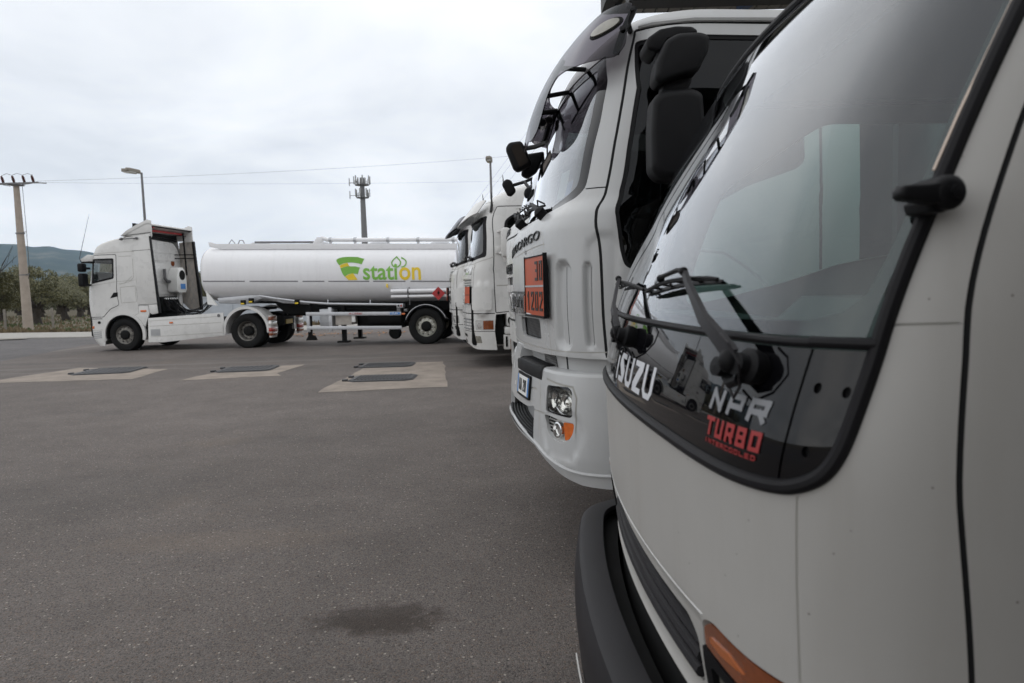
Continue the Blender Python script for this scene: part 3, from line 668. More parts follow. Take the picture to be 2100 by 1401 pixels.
# ---------------------------------------------------------------- olive trees
def crown_mesh(seed, rad, h0, h1, nl):
    q = random.Random(seed); V = []; Fc = []; mi = []
    cl = []
    for i in range(34):
        a_ = q.uniform(0, 6.283); rr_ = rad*math.sqrt(q.random())*.78; zz = q.random(); hh = h0+(h1-h0)*(.12+.78*zz); lim = rad*(1-.55*abs(zz-.42)**1.5); rr_ = min(rr_, lim*.86)
        cl.append((rr_*math.cos(a_), rr_*math.sin(a_), hh, q.uniform(.35, .68)))
    for i in range(nl):
        c = q.choice(cl); u_ = Vector((q.gauss(0, 1), q.gauss(0, 1), q.gauss(0, .8))).normalized()*c[3]*(.55+.5*q.random()**.6)
        p = Vector(c[:3])+u_; s_ = q.uniform(.05, .13); d = Vector((q.gauss(0, 1), q.gauss(0, 1), q.gauss(0, 1))).normalized(); e_ = d.orthogonal().normalized()
        k = len(V); V += [p-d*s_, p+e_*s_*.35, p+d*s_, p-e_*s_*.35]; Fc.append([k, k+1, k+2, k+3]); mi.append(0 if q.random() < .5 else (1 if q.random() < .6 else 2))
    me = bpy.data.meshes.new('crown'); me.from_pydata([tuple(v_) for v_ in V], [], Fc)
    for m_ in ('leaf_a', 'leaf_b', 'leaf_c'): me.materials.append(M[m_])
    me.polygons.foreach_set('material_index', mi); me.update(); return me
def trunk_mesh(seed, h):
    q = random.Random(seed); b = MB(); pts = [Vector((0, 0, -.05))]; x = y = 0
    for i in range(1, 6): x += q.uniform(-.09, .09); y += q.uniform(-.09, .09); pts.append(Vector((x, y, h*i/5)))
    b.tube(pts, [.42, .30, .25, .24, .22, .2], 10); b.tube([pts[0]+Vector((.12, .1, 0)), pts[2]+Vector((.1, .05, 0)), pts[4]], [.3, .2, .12], 8)
    for i in range(6):
        a_ = i*1.05+q.uniform(-.3, .3); p0 = pts[4]; p1 = p0+Vector((math.cos(a_)*.6, math.sin(a_)*.6, .55)); p2 = p1+Vector((math.cos(a_)*.75, math.sin(a_)*.75, .75)); b.tube([p0, p1, p2], [.14, .08, .03], 6)
    me = bpy.data.meshes.new('trunk'); me.from_pydata([tuple(map(float, v_)) for v_ in b.V], [], b.Fc); me.materials.append(M['bark']); return me
CR = [crown_mesh(11+i, (2.35, 2.1, 2.6)[i], 1.15, (3.9, 3.5, 4.1)[i], 9500) for i in range(3)]; TK = [trunk_mesh(31+i, 1.25) for i in range(3)]
TREES = [(-34.3, 49.3, 1, 0, 'olive tree with a thick dark trunk just right of the concrete pole'), (-37.2, 57.1, 1, 1, 'olive tree with a flared trunk standing beside the white truck cab'),
         (-33.6, 43.9, .95, 2, 'olive tree at the left edge of the photo behind a fence post'), (-43.6, 58.5, 1, 1, 'olive tree directly behind the concrete pole, second row'),
         (-41.9, 66.6, 1, 2, 'olive tree half hidden by the cab front, second row'), (-49.5, 72.0, 1, 0, 'olive tree seen through the gap right of the thick trunk'),
         (-48.6, 63.2, 1, 2, 'olive tree left of the pole, in the second row'), (-41.0, 50.5, 1, 0, 'olive tree left of the pole, in the front row')]
for i in range(36): TREES.append((-34-(i % 9)*6.2+rnd.uniform(-.8, .8)-(i//9)*3, 76+(i//9)*9+rnd.uniform(-1, 1), 1.05, i % 3, None))
for i, (x, y, s_, k, lb) in enumerate(TREES):
    t = thing('olive_tree', lb or 'distant olive tree merging into the rows at the back of the grove', 'tree', (x, y, -.05), 'olive trees of the grove'); t.rotation_euler = (0, 0, rnd.uniform(0, 6.28)); t.scale = (s_, s_, s_*rnd.uniform(.95, 1.06))
    link('trunk', TK[k], t); link('crown', CR[k], t)
V = []; Fc = []; mi = []
for i in range(16000):
    x = rnd.uniform(-125, -25); y = 112+rnd.random()*9; z = rnd.random()**.8*(2.6+.7*math.sin(x*.8)+.4*math.sin(x*2.3+1)); s_ = rnd.uniform(.15, .38); d = Vector((rnd.gauss(0, 1), rnd.gauss(0, 1), rnd.gauss(0, 1))).normalized(); e_ = d.orthogonal().normalized(); c = Vector((x, y, z))
    k = len(V); V += [c-d*s_, c+e_*s_*.5, c+d*s_, c-e_*s_*.5]; Fc.append([k, k+1, k+2, k+3]); mi.append(rnd.choice((0, 2, 2)))
g = mesh('distant_grove', V, Fc, ['leaf_a', 'leaf_b', 'leaf_c'], None, False, mi, 'dark far-off mass of foliage closing the rows of the olive grove', 'stuff'); g['category'] = 'grove'
# bare twigs of a tree that stands just outside the frame
t = thing('bare_tree', 'leafless thin branches poking in at the left edge of the photo', 'tree', (-11.2, 14.1, 0)); b = MB(); q = random.Random(5)
b.tube([(-11.2, 14.1, 0), (-11.15, 14.1, 1.2), (-11.0, 14.1, 2.0)], [.05, .04, .025], 6)
b.build('trunk', 'bark', t); b = MB()
for (x, z, x2, z2) in ((-11.1, 1.6, -10.12, 2.72), (-11.0, 1.9, -10.05, 2.52), (-11.05, 1.7, -10.3, 2.35), (-11, 2.0, -10.6, 3.0), (-11.1, 1.5, -11.7, 2.9)):
    m_ = ((x+x2)/2+.04, 14.1+q.uniform(-.1, .1), (z+z2)/2-.07); b.tube([(x, 14.1, z), m_, (x2, 14.05, z2)], [.016, .009, .003], 5)
    for k in range(4):
        f_ = .4+.15*k; px_, pz_ = x+(x2-x)*f_, z+(z2-z)*f_-.05; b.tube([(px_, 14.1, pz_), (px_+q.uniform(.0, .2), 14.1+q.uniform(-.1, .1), pz_+q.uniform(.12, .3))], [.005, .0015], 4)
b.build('branches', 'bark', t)
for (x, y, lb) in ((-28.7, 38.75, 'pale concrete fence post left of the utility pole'), (-26.1, 38.9, 'pale concrete fence post between the pole and the truck')):
    b = MB(Frame((x, y, 0), (1, 0, 0), (0, 1, 0))); b.box(-.05, .05, -.05, .05, -.05, 1.2, .012); o = b.build('fence_post', 'post_concrete'); o['label'] = lb; o['category'] = 'post'; o['group'] = 'fence posts by the grove'
# ---------------------------------------------------------------- poles, lamps, mast, wall
t = thing('utility_pole', 'tapered concrete utility pole with insulators on a crossarm', 'utility pole', (-28.3, 40, 0))
MB().tube([(-28.3, 40, -.05), (-28.3, 40, 8.35)], [.27, .15], 14).build('pole', 'pole_concrete', t)
F = frame((-28.3, 40), 0); b = MB(F)
b.box(-1.15, 1.3, -.04, .04, 8.38, 8.46); b.box(-.9, .9, -.3, -.24, 8.30, 8.36); b.box(-.3, .3, -.3, .3, 8.28, 8.33); b.tube([(-1.0, -.1, 8.4), (-.1, -.35, 8.2)], .02, 5, True); b.tube([(1.0, .1, 8.42), (.1, -.35, 8.2)], .02, 5, True); b.tube([(1.1, 0, 8.42), (1.75, 0, 8.36)], .03, 5, True); b.tube([(-1.1, 0, 8.4), (-1.6, 0, 8.36)], .03, 5, True)
b.build('crossarm', 'galv', t)
for x in (-.72, -.1, .5, 1.02):
    b = MB(F)
    b.lathe([(.03, 0), (.08, .03), (.05, .07), (.09, .11), (.05, .15), (.09, .19), (.05, .23), (.085, .27), (.05, .31), (.07, .35), (.02, .4)], F.p(x, 0, 8.46), (-.25, 0, 1), 10); b.build('insulator', 'insulator', t)
b = MB(F); b.tube([(-.8, 0, 8.86), (-.5, 0, 8.98), (-.2, 0, 8.87), (.1, 0, 8.98), (.4, 0, 8.86), (.7, 0, 8.95), (1.0, 0, 8.85)], .012, 5, True); b.tube([(.42, -.1, 8.4), (.44, -.1, 5.8), (.42, -.1, 3.2), (.3, -.1, 2.9)], .014, 5, True)
b.build('cable', 'wire', t)
b = MB(F)
for z in (5.55, 3.15): b.lathe([(.24, -.03), (.24, .03)], F.p(0, 0, z), (0, 0, 1), 16); b.tube([(.1, -.1, z), (.44, -.1, z+.08)], .02, 5, True)
b.build('clamp', 'galv', t)
def lamp(x, y, h, label, heads):
    t = thing('street_lamp', label, 'street lamp', (x, y, 0), 'street lamps beyond the yard')
    MB().tube([(x, y, -.05), (x, y, h)], [.09, .05], 12).build('pole', 'galv', t)
    for (dx, dy, L_) in heads:
        d = Vector((dx, dy, 0)).normalized(); F_ = Frame((x, y, 0), (d.x, d.y, 0), (-d.y, d.x, 0)); b = MB(F_)
        b.tube([(0, 0, h-.05), (.12, 0, h+.03)], .04, 6, True)
        b.prism(rp([(.05, -.08), (.4, -.16), (L_*.9, -.14), (L_, 0), (L_*.9, .14), (.4, .16), (.05, .08)], .06), lambda u, v_, dd, F_=F_: F_.p(u, v_*(1-.0*dd), h+dd+.12*u), -.05, .1, .045); hd = b.build('lamp_head', 'lamp_brown', t)
        b = MB(F_); b.prism(rp([(.25, -.12), (L_*.85, -.11), (L_*.85, .11), (.25, .12)], .05), lambda u, v_, dd, F_=F_: F_.p(u, v_, h+dd+.12*u), -.09, -.052, .012); b.build('lens', 'lamp_clear', hd)
lamp(-17.88, 34, 7.72, 'street lamp with two heads on a slim pole above the white cab', [(-1, -.1, .95), (-.85, -.75, .72)])
lamp(-.8, 34, 7.7, 'street lamp seen end-on above the parked white truck cabs', [(-.1, -1, .8)])
t = thing('antenna_mast', 'grey phone mast with clustered antennas rising behind the tanker', 'mast', (-35.6, 170, 0)); T0 = Vector((-35.6, 170, 0))
MB().tube([T0, T0+Vector((0, 0, 29.5))], [.95, .55], 12).build('pole', 'galv', t)
for z, sc_ in ((25.2, 1.5), (28.3, 1.75)):
    b = MB(); b.lathe([(sc_, 0), (sc_, .15), (.5, .15), (.5, 0), (sc_, 0)], T0+Vector((0, 0, z-.6)), (0, 0, 1), 16)
    for k in range(12):
        a_ = k*.5236; p = T0+Vector((math.cos(a_)*sc_, math.sin(a_)*sc_, z-.6)); b.tube([p, p+Vector((0, 0, 1.3))], .06, 5)
    b.tube([T0+Vector((0, 0, z)), T0+Vector((-3.1, 0, z+.1))], .07, 5)
    b.build('platform', 'galv', t)
    for k in range(7):
        a_ = k*.9+z; p = T0+Vector((math.cos(a_)*(sc_+.25), math.sin(a_)*(sc_+.25), z-.3)); b = MB(Frame(tuple(p), (math.cos(a_), math.sin(a_), 0), (-math.sin(a_), math.cos(a_), 0))); b.box(-.1, .1, -.17, .17, 0, 1.9, .04); b.build('antenna_panel', 'grey_paint', t)
    b = MB(Frame(tuple(T0+Vector((-3.1, 0, z-.7))), (1, 0, 0), (0, 1, 0))); b.box(-.1, .1, -.15, .15, 0, 1.9, .04); b.build('antenna_panel', 'grey_paint', t)
b = MB(Frame((-19, 36.5, 0), (1, .03, 0), (-.03, 1, 0))); b.box(0, 14, 0, .25, -.05, 1.5)
for i in range(7): b.box(i*2+.02, i*2+.1, -.03, 0, 0, 1.52)
b.box(-.02, 14.02, -.04, .29, 1.5, 1.58)
o = b.build('boundary_wall', 'wall_blue', smooth=False, auto=None); o['label'] = 'low pale blue-grey wall glimpsed between the cab and the tank'; o['category'] = 'wall'
def cable(name, a_, c_, sag, r_, lb):
    pts = [(a_[0]+(c_[0]-a_[0])*k/24, a_[1]+(c_[1]-a_[1])*k/24, a_[2]+(c_[2]-a_[2])*k/24-sag*4*(k/24)*(1-k/24)) for k in range(25)]
    o = MB().tube(pts, r_, 5).build(name, 'wire'); o['label'] = lb; o['category'] = 'cable'; o['group'] = 'overhead power lines'
cable('power_line', (-27.2, 40, 8.5), (40, 62, 17), 1.2, .006, 'upper thin overhead wire crossing the sky from the utility pole')
cable('power_line', (-27.6, 40, 8.45), (45, 66, 13), 1.0, .0045, 'lower thin overhead wire crossing the sky from the utility pole')
for i, (x0_, x1_) in enumerate(((-1.6, 1.2), (-1.35, 1.6), (-.9, 2.2))):
    cable('guy_wire', (x0_, 30, 5.1), (x1_, 30, 8.6), .02, .0035, ['leftmost slanting wire above the second truck cab', 'middle slanting wire above the second truck cab', 'rightmost slanting wire above the second truck cab'][i])
# ---------------------------------------------------------------- canopy over the parking row
t = thing('canopy', 'dark steel canopy roof with pale ribbed ceiling over the parked trucks', 'canopy', (14, 0, 0))
b = MB(); b.box(1.45, 26, 4.2, 9.5, 5.3, 5.42); b.build('roof', 'galv', t, auto=None, smooth=False)
b = MB(); b.box(1.30, 1.44, 4.1, 9.3, 5.12, 5.5); b.box(1.44, 26, 9.42, 9.5, 5.2, 5.5); b.build('fascia', 'beam', t, smooth=False, auto=None)
me = None
for i in range(150):
    x = 1.55+i*.165; b = MB(); b.box(x, x+.14, 4.2, 9.4, 5.17, 5.2)
    if i < 1 or me is None:
        me = b.build('ceiling_panel', 'ceiling', t, smooth=False, auto=None); x00 = x
    else:
        o = me.copy(); scn.collection.objects.link(o); o.parent = t; o.location = (x-x00, 0, 0)
for y in (8.0, 5.0):
    b = MB(); b.box(1.42, 26, y-.12, y+.12, 4.72, 5.16); b.build('beam', 'beam', t, smooth=False, auto=None)
b = MB(Frame((3.1, 8.7, 0), (.25, -.97, 0), (.97, .25, 0))); b.box(-.3, 6, -.05, .05, 4.98, 5.15); b.build('brace', 'beam_blue', t, smooth=False, auto=None)
for x, y in ((9, 9), (22, 9), (9, 5), (22, 5)):
    b = MB(Frame((x, y, 0), (1, 0, 0), (0, 1, 0))); b.box(-.15, .15, -.15, .15, 0, 5.16, .01); b.build('column', 'beam', t)

# assumed unseen building, added behind the photographer: it shades the near trucks and shows as a dark shape in their glossy panels
t = thing('shade_building', 'assumed dark building, unseen behind the camera, added to shade the near trucks', 'building', (8, -6, 0))
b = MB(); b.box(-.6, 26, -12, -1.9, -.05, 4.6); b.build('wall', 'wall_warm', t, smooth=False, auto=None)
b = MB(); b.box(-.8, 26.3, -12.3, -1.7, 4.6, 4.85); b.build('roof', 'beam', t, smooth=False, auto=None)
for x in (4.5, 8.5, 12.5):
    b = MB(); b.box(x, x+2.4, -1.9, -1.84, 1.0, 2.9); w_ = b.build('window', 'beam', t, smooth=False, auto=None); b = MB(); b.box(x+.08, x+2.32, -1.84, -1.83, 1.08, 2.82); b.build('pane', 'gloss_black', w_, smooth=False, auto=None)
# the air itself, far things fade a little
hz = bpy.data.materials.new('haze'); ht = nodes(hz); ht.nodes.clear(); ho = ht.nodes.new('ShaderNodeOutputMaterial'); hv_ = ht.nodes.new('ShaderNodeVolumePrincipled')
hv_.inputs['Color'].default_value = (.60, .78, 1, 1); hv_.inputs['Density'].default_value = 8.5e-5; hv_.inputs['Anisotropy'].default_value = .2; ht.links.new(hv_.outputs[0], ho.inputs['Volume']); M['haze'] = hz
b = MB(); b.box(-6500, 2500, -300, 6600, -8, 700); hb = b.build('haze', 'haze', smooth=False, auto=None); hb['kind'] = 'stuff'; hb['label'] = 'thin pale haze lying over the whole landscape to the hills'; hb['category'] = 'haze'
# ================================================================ articulated tanker: tractor unit
TF = frame((-11.62, 20.67), -4.5)
tr = thing('tractor_unit', 'white tractor unit with roof spoiler coupled to the tank trailer, facing left', 'truck', tuple(TF.p(0, 1.25, 0)), 'white trucks in the yard')
tn = TF.p(-1.41, 1.25, 0)
cab = Shell((tn[0], tn[1]), -4.5, 1.25, .85, .62, 9, [(0, .4), (.19, .22), (.45, .06), (.63, .04), (.9, .05), (1.2, .01), (1.43, 0), (1.9, .03), (2.05, .07), (2.75, .2), (2.97, .24), (3.18, .33), (3.32, .58), (3.41, .95), (3.47, 1.35)], [(0, 1), (2.2, 1), (3.0, .975), (3.47, .9)])
def uz(poly): return [(cab.s_at(u+1.41, z), z) for u, z in poly]
SB = cab.s_at(.38+1.41, 2.0)
arch = [(-.13+.63*math.cos(a), .5+.66*math.sin(a)) for a in [math.pi-.15-k*(math.pi-.05)/22 for k in range(23)]]
outer = [(-3.2, .19), (0, .17)]+uz([(-.76, .17), (-.74, .33)]+arch[1:15])+uz([(.38, 1.14), (.38, 1.39), (.38, 2), (.38, 2.6)])+[*[(cab.s_at(1.79, z_), z_) for z_ in (3.1, 3.2, 3.28, 3.33, 3.37, 3.41, 3.44)], *[(-cab.s_at(1.79, z_), z_) for z_ in (3.44, 3.41, 3.37, 3.33, 3.28, 3.2, 3.1)], (-cab.s_at(1.79, 2), 2), (-cab.s_at(1.79, 1.1), 1.1)]
ws = rp([(-1.02, 2.06), (1.02, 2.06), (1.0, 2.84), (-1.0, 2.84)], .08)
win = rp(uz([(-1.08, 2.05), (-.325, 2.2), (-.30, 2.81), (-1.04, 2.81)]), .06)
door = rp(uz([(-1.22, 1.05), (-.74, 1.05), (-.50, 1.29), (-.22, 1.40), (-.22, 2.92), (-1.17, 2.92)]), .05)
dgro = door+[door[0]]
gro = [(dgro, .009), (uz([(-.16, 2.02), (.18, 2.1), (.30, 2.22), (.30, 2.78)]), .008, 2), (uz([(-.15, 2.86), (.25, 2.86)]), .008, 2), (uz([(-.2, 2.04), (.0, 2.05), (.25, 2.25)]), .006, 2),
       (uz([(-.14, 1.93), (.34, 1.96), (.34, 1.48), (-.14, 1.46), (-.14, 1.93)]), .008, 2), (uz([(-1.2, 1.98), (-.3, 2.1), (.35, 2.14)]), .006, 2), (uz([(-1.2, 2.93), (.37, 3.0)]), .008, 2), ([(-1.0, 1.0), (0, .99), (cab.s_at(.62, 1.0), 1.0)], .01),
       (uz([(-1.3, .63), (-.78, .66)]), .007, 2), ([(-.62, 1.35), (.62, 1.35), (.62, 1.95)], .008, 2)]
sc_ = skin('cab_body', cab, outer, 'white_paint', tr, holes=[ws, win, mir(win)], regions=[('door', door, None, None, None)], grooves=gro, sp=.09, thick=.03)
skin('windscreen', cab, ws, ['glass_cab']*3, tr, sp=.12, off=-.01, thick=0)
skin('window_seal', cab, ws, ['rubber']*3, tr, holes=[rp([(-.93, 2.12), (.93, 2.12), (.92, 2.79), (-.92, 2.79)], .06)], sp=.1, off=.002, thick=.012)
skin('side_window', cab, win, ['glass_clear']*3, sc_[1], sp=.12, off=-.012, thick=0)
skin('side_window', cab, mir(win), ['glass_clear']*3, tr, sp=.12, off=-.012, thick=0)
wi = rp(uz([(-.98, 2.13), (-.37, 2.25), (-.35, 2.76), (-.97, 2.76)]), .05)
skin('window_seal', cab, win, ['rubber']*3, sc_[1], holes=[wi], sp=.1, off=.003, thick=.012)
roof(cab, 3.44, cab.s_at(1.79, 3.44), .06, 'white_paint', tr)
# black door handle recess, lamps and vents on the flank
polys('door_handle', [uz([(-.49, 1.61), (-.24, 1.66), (-.235, 1.78), (-.36, 1.78)])], cab, 'black_plastic', sc_[1], .004, .004)
polys('corner_vent', [uz([(-1.26, 1.02), (-1.2, 1.02), (-1.24, 1.5), (-1.29, 1.5)])], cab, 'black_plastic', tr, .004, .01)
polys('indicator', [uz([(-1.24, .70), (-1.09, .70), (-1.08, .78), (-1.24, .78)])], cab, 'orange_lens', tr, .012, .014)
polys('headlight', [rp([(.52, .68), (.93, .68), (.95, .97), (.52, .97)], .05)], cab, 'lamp_clear', tr, .006, .01)
polys('headlight', [rp([(-.93, .68), (-.52, .68), (-.52, .97), (-.95, .97)], .05)], cab, 'lamp_clear', tr, .006, .01)
polys('marker_lamp', [uz([(-1.345, .72), (-1.29, .72), (-1.29, .93), (-1.345, .93)])], cab, 'amber_deep', tr, .012, .01)
polys('fog_lamp', [uz([(-1.14, .40), (-.84, .41), (-.84, .62), (-1.14, .60)])], cab, 'grey_paint', tr, .003, .004)
for k in range(3): polys('vent_slat', [uz([(-1.12, .43+.06*k), (-.86, .44+.06*k), (-.86, .46+.06*k), (-1.12, .45+.06*k)])], cab, 'white_paint', tr, .01, .008)
polys('grille', [rect(-.6, .6, 1.06, 1.9, .06)], cab, 'black_plastic', tr, .004, .006, .1)
polys('nose_badge', [[(cab.s_at(.52, .86)+.05*math.cos(a), .885+.045*math.sin(a)) for a in np.linspace(0, 6.0, 12)]], cab, 'dark', tr, .008, .008)
b = MB(TF); b.m = 0
b.side([(-1.44, 2.82), (-1.38, 2.72), (-1.05, 2.74), (-1.02, 2.92), (-1.2, 2.95)], .12, 2.38, .015); b.build('sun_visor', 'white_paint', tr)
b = MB(TF); b.side([(-1.36, 2.70), (-1.33, 2.74), (-1.08, 2.745), (-1.08, 2.70)], .05, 2.45, .005); b.build('visor_underside', 'black_plastic', tr)
b = MB(TF); b.box(-1.26, -1.1, -.30, -.06, 2.42, 2.68, .05); b.box(-1.24, -1.07, -.33, -.06, 1.98, 2.38, .05); b.box(-1.18, -1.08, -.2, .06, 2.0, 2.06, .01); b.box(-1.18, -1.08, -.2, .06, 2.5, 2.56, .01); b.build('mirror', 'black_plastic', tr)
b = MB(TF); b.box(-1.24, -1.07, 2.56, 2.83, 1.98, 2.38, .05); b.box(-1.26, -1.1, 2.56, 2.8, 2.42, 2.68, .05); b.build('mirror', 'black_plastic', tr)
# interior
b = MB(TF); b.box(-.95, -.6, .15, 2.35, 1.3, 1.98, .08); b.build('dashboard', 'interior', tr)
b = MB(TF)
for y in (.35, 1.6): b.box(-.35, .05, y, y+.5, 1.3, 1.9, .08); b.box(.0, .16, y, y+.5, 1.7, 2.55, .06)
b.build('seat', 'interior', tr)['kind'] = 'stuff'
b = MB(TF); b.tube([(-.55+.2*math.sin(a)*.5, .62+.23*math.cos(a), 2.06+.23*math.sin(a)*.85) for a in np.linspace(0, 6.283, 20)], .018, 6, True); b.build('steering_wheel', 'black_plastic', tr)
# roof spoiler: top sheet and side cheeks
prof = [(-.10, 3.47), (.1, 3.62), (.43, 3.79), (.78, 3.935), (.9, 3.90)]
b = MB(TF)
for y0, y1 in ((.1, .14), (2.36, 2.40)): b.side(prof+[(.9, 3.46), (.88, 3.40)], y0, y1, .008)
b.prism(prof+[(x, z-.035) for x, z in prof[::-1]], lambda u, v_, d: TF.p(u, d, v_-.10*abs((d-1.25)/1.15)**6), .10, 2.40); sp_ = b.build('roof_spoiler', 'white_paint', tr)
b = MB(TF); b.box(.3, .36, .12, 2.38, 3.42, 3.84); b.build('spoiler_brace', 'black_plastic', sp_)
b = MB(TF); b.side([(-.05, 3.462), (.88, 3.542), (.88, 3.556), (-.05, 3.476)], .085, .103); b.build('panel_gap', 'seam', sp_)
# side fairings behind the cab
near = [(.37, 3.44), (.885, 3.50), (.92, 3.02), (1.02, 1.42), (.70, 1.40), (.37, 1.39)]
far = [(.37, 3.4), (.85, 3.46), (.92, 3.02), (1.03, 1.16), (.6, 1.16), (.37, 1.39)]
b = MB(TF); b.side(near, .0, .035, .006); fn_ = b.build('side_fairing', 'white_paint', tr)
b = MB(TF); b.side([(.71, 1.385), (1.02, 1.39), (1.04, 1.13), (.80, 1.09), (.72, 1.14)], .0, .05, .012); b.build('fairing_foot', 'white_paint', fn_)
b = MB(TF); b.side([(.87, 3.43), (.905, 3.43), (1.06, 1.12), (1.0, 1.12)], -.01, .07, .006); b.build('edge_rubber', 'rubber', fn_)
b = MB(TF); b.side([(.30, 3.005), (.925, 3.025), (.925, 3.035), (.30, 3.015)], -.004, 0); b.build('panel_gap', 'seam', fn_)
b = MB(TF); b.side(far, 2.45, 2.5, .006); ff = b.build('side_fairing', 'white_paint', tr)
b = MB(TF); b.side([(.39, 3.38), (.84, 3.42), (.90, 3.02), (1.0, 1.18), (.62, 1.18), (.39, 1.4)], 2.425, 2.448); b.build('quilted_lining', 'quilt', ff)
b = MB(TF)
for k in range(-8, 12):       # stitched diamonds in the lining
    for sg in (1, -1):
        x0_ = .62+k*.16; pts = [(x0_+sg*t*.9, 2.42, 1.25+t*2.15) for t in np.linspace(0, 1, 30)]; pts = [p for p in pts if .41 < p[0] < .93-(p[2]-1.2)*.05]
        if len(pts) > 1: b.tube([pts[0], pts[-1]], .006, 4, True)
b.build('lining_seams', 'grey_paint', ff, kind='stuff')
b = MB(TF); b.side([(.86, 3.42), (.93, 3.42), (.98, 2.5), (1.07, 1.8), (1.07, 1.14), (1.0, 1.14)], 2.36, 2.46, .008); b.build('edge_rubber', 'rubber', ff)
b = MB(TF); b.tube([(.39, .3, 3.70), (.86, .3, 3.72)], .03, 6, True); b.tube([(.55, .14, 3.66), (.55, 2.36, 3.66)], .035, 6, True); b.build('rail', 'red_rail', sp_)
b = MB(TF)
for z in (2.86, 2.98): b.tube([(.39, 2.1, z), (.95, 2.4, z)], .018, 5, True)
b.tube([(.62, 2.3, 3.7), (.66, 2.3, 2.3)], .025, 5, True); b.tube([(.85, .2, 3.74), (.85, 2.36, 3.74)], .02, 5, True); b.tube([(.5, .2, 3.5), (.7, 2.3, 3.6)], .018, 5, True); b.build('fairing_stay', 'black_plastic', tr)
# rear wall of the cab
b = MB(TF); bw = rp([(.06, 1.2), (2.42, 1.2), (2.40, 3.0), (2.1, 3.36), (.3, 3.42), (.1, 3.2)], [.05, .05, .3, .5, .3, .1], 6); b.front(bw, .34, .40, .015); wl = b.build('rear_wall', 'white_paint', tr)
b = MB(TF)
for z in (3.02, 2.78, 2.0, 1.72): b.box(.40, .415, .12, 2.36, z-.015, z+.015)
b.build('bead', 'white_paint', wl, kind='stuff')
b = MB(TF); b.front(rect(.9, 1.85, 2.1, 2.68, .12), .40, .412, .008); b.build('pressed_panel', 'white_paint', wl)
b = MB(TF); b.front(rp([(1.55, 1.74), (2.12, 1.74), (2.12, 2.2), (2.0, 2.55), (1.7, 2.55), (1.55, 2.2)], .08), .42, .74, .04); ac = b.build('air_conditioner', 'sticker_white', tr)
b = MB(TF); b.lathe([(.16, 0), (.16, .02), (.001, .02)], TF.p(.735, 1.87, 2.3), TF.a, 20); b.build('fan', 'dark', ac)
b = MB(TF); b.front(rect(1.75, 2.03, 1.85, 2.02), .742, .746); b.build('sticker', 'sticker_blue', ac)
b = MB(TF); b.tube([(.5, 1.3, 2.5), (.5, 1.3, 2.2), (.5, 1.4, 2.1), (.5, 1.6, 2.1)], .05, 8, True); b.build('air_duct', 'galv', ac)
b = MB(TF); b.lathe([(.1, 0), (.1, .01), (.001, .01)], TF.p(.402, 1.95, 2.7), TF.a, 14); b.build('round_sticker', 'amber_deep', wl)
b = MB(TF); b.box(.46, .56, 1.95, 2.12, 1.05, 1.75, .01); b.build('pipe_cover', 'sticker_white', tr)
b = MB(TF); b.box(.42, .62, .9, 1.75, 1.1, 1.62, .06); b.build('battery_box', 'dark', tr)
b = MB(TF); q = random.Random(3)
for k in range(9):
    y = .95+k*.09; z0_ = 1.55+q.uniform(-.05, .05); b.tube([(.64, y, z0_), (.72, y+.02, z0_-.2), (.8+q.uniform(-.05, .1), y+q.uniform(-.1, .2), 1.2), (.9, y+q.uniform(0, .4), 1.08)], .022, 6, True)
b.build('hose', 'rubber', tr, kind='stuff')
b = MB(TF)
for k in range(6): b.lathe([(.03, 0), (.03, .05), (.001, .05)], TF.p(.63, 1.0+k*.12, 1.55), TF.a, 8)
b.build('coupling', 'chrome', tr, kind='stuff')
b = MB(TF)
for w_, dz in ((0, 0), (.12, -.12)):
    pts = []
    for k in range(150):
        t = k/149; x = .7+1.0*t; y = 1.5+.35*t+w_; z = 1.28+dz-.25*math.sin(math.pi*t)+.22*t; pts.append((x, y+.045*math.cos(k*1.05), z+.045*math.sin(k*1.05)))
    b.tube(pts, .012, 5, True)
b.tube([(.7, 1.3, 1.5), (1.0, 1.5, 1.1), (1.5, 1.7, 1.1), (1.75, 1.8, 1.5)], .025, 6, True)
b.build('coiled_hose', 'rubber', tr)
b = MB(TF)
b.tube([(-.06, -.01, 3.36), (.12, -.03, 3.37), (.52, -.03, 3.38)], .018, 6, True); b.lathe([(.04, -.03), (.05, 0), (.04, .03)], TF.p(.02, -.03, 3.37), TF.a, 8); b.lathe([(.035, -.03), (.045, 0), (.03, .03)], TF.p(.5, -.03, 3.38), TF.a, 8); b.build('air_horn', 'galv', tr)
b = MB(TF); b.tube([(-1.38, .1, 2.7), (-1.42, .08, 2.85), (-.95, .0, 4.15)], [.012, .01, .003], 5, True); b.tube([(-1.1, 1.9, 3.1), (-.62, 1.9, 3.65)], [.008, .003], 4, True); b.build('antenna', 'wire', tr)
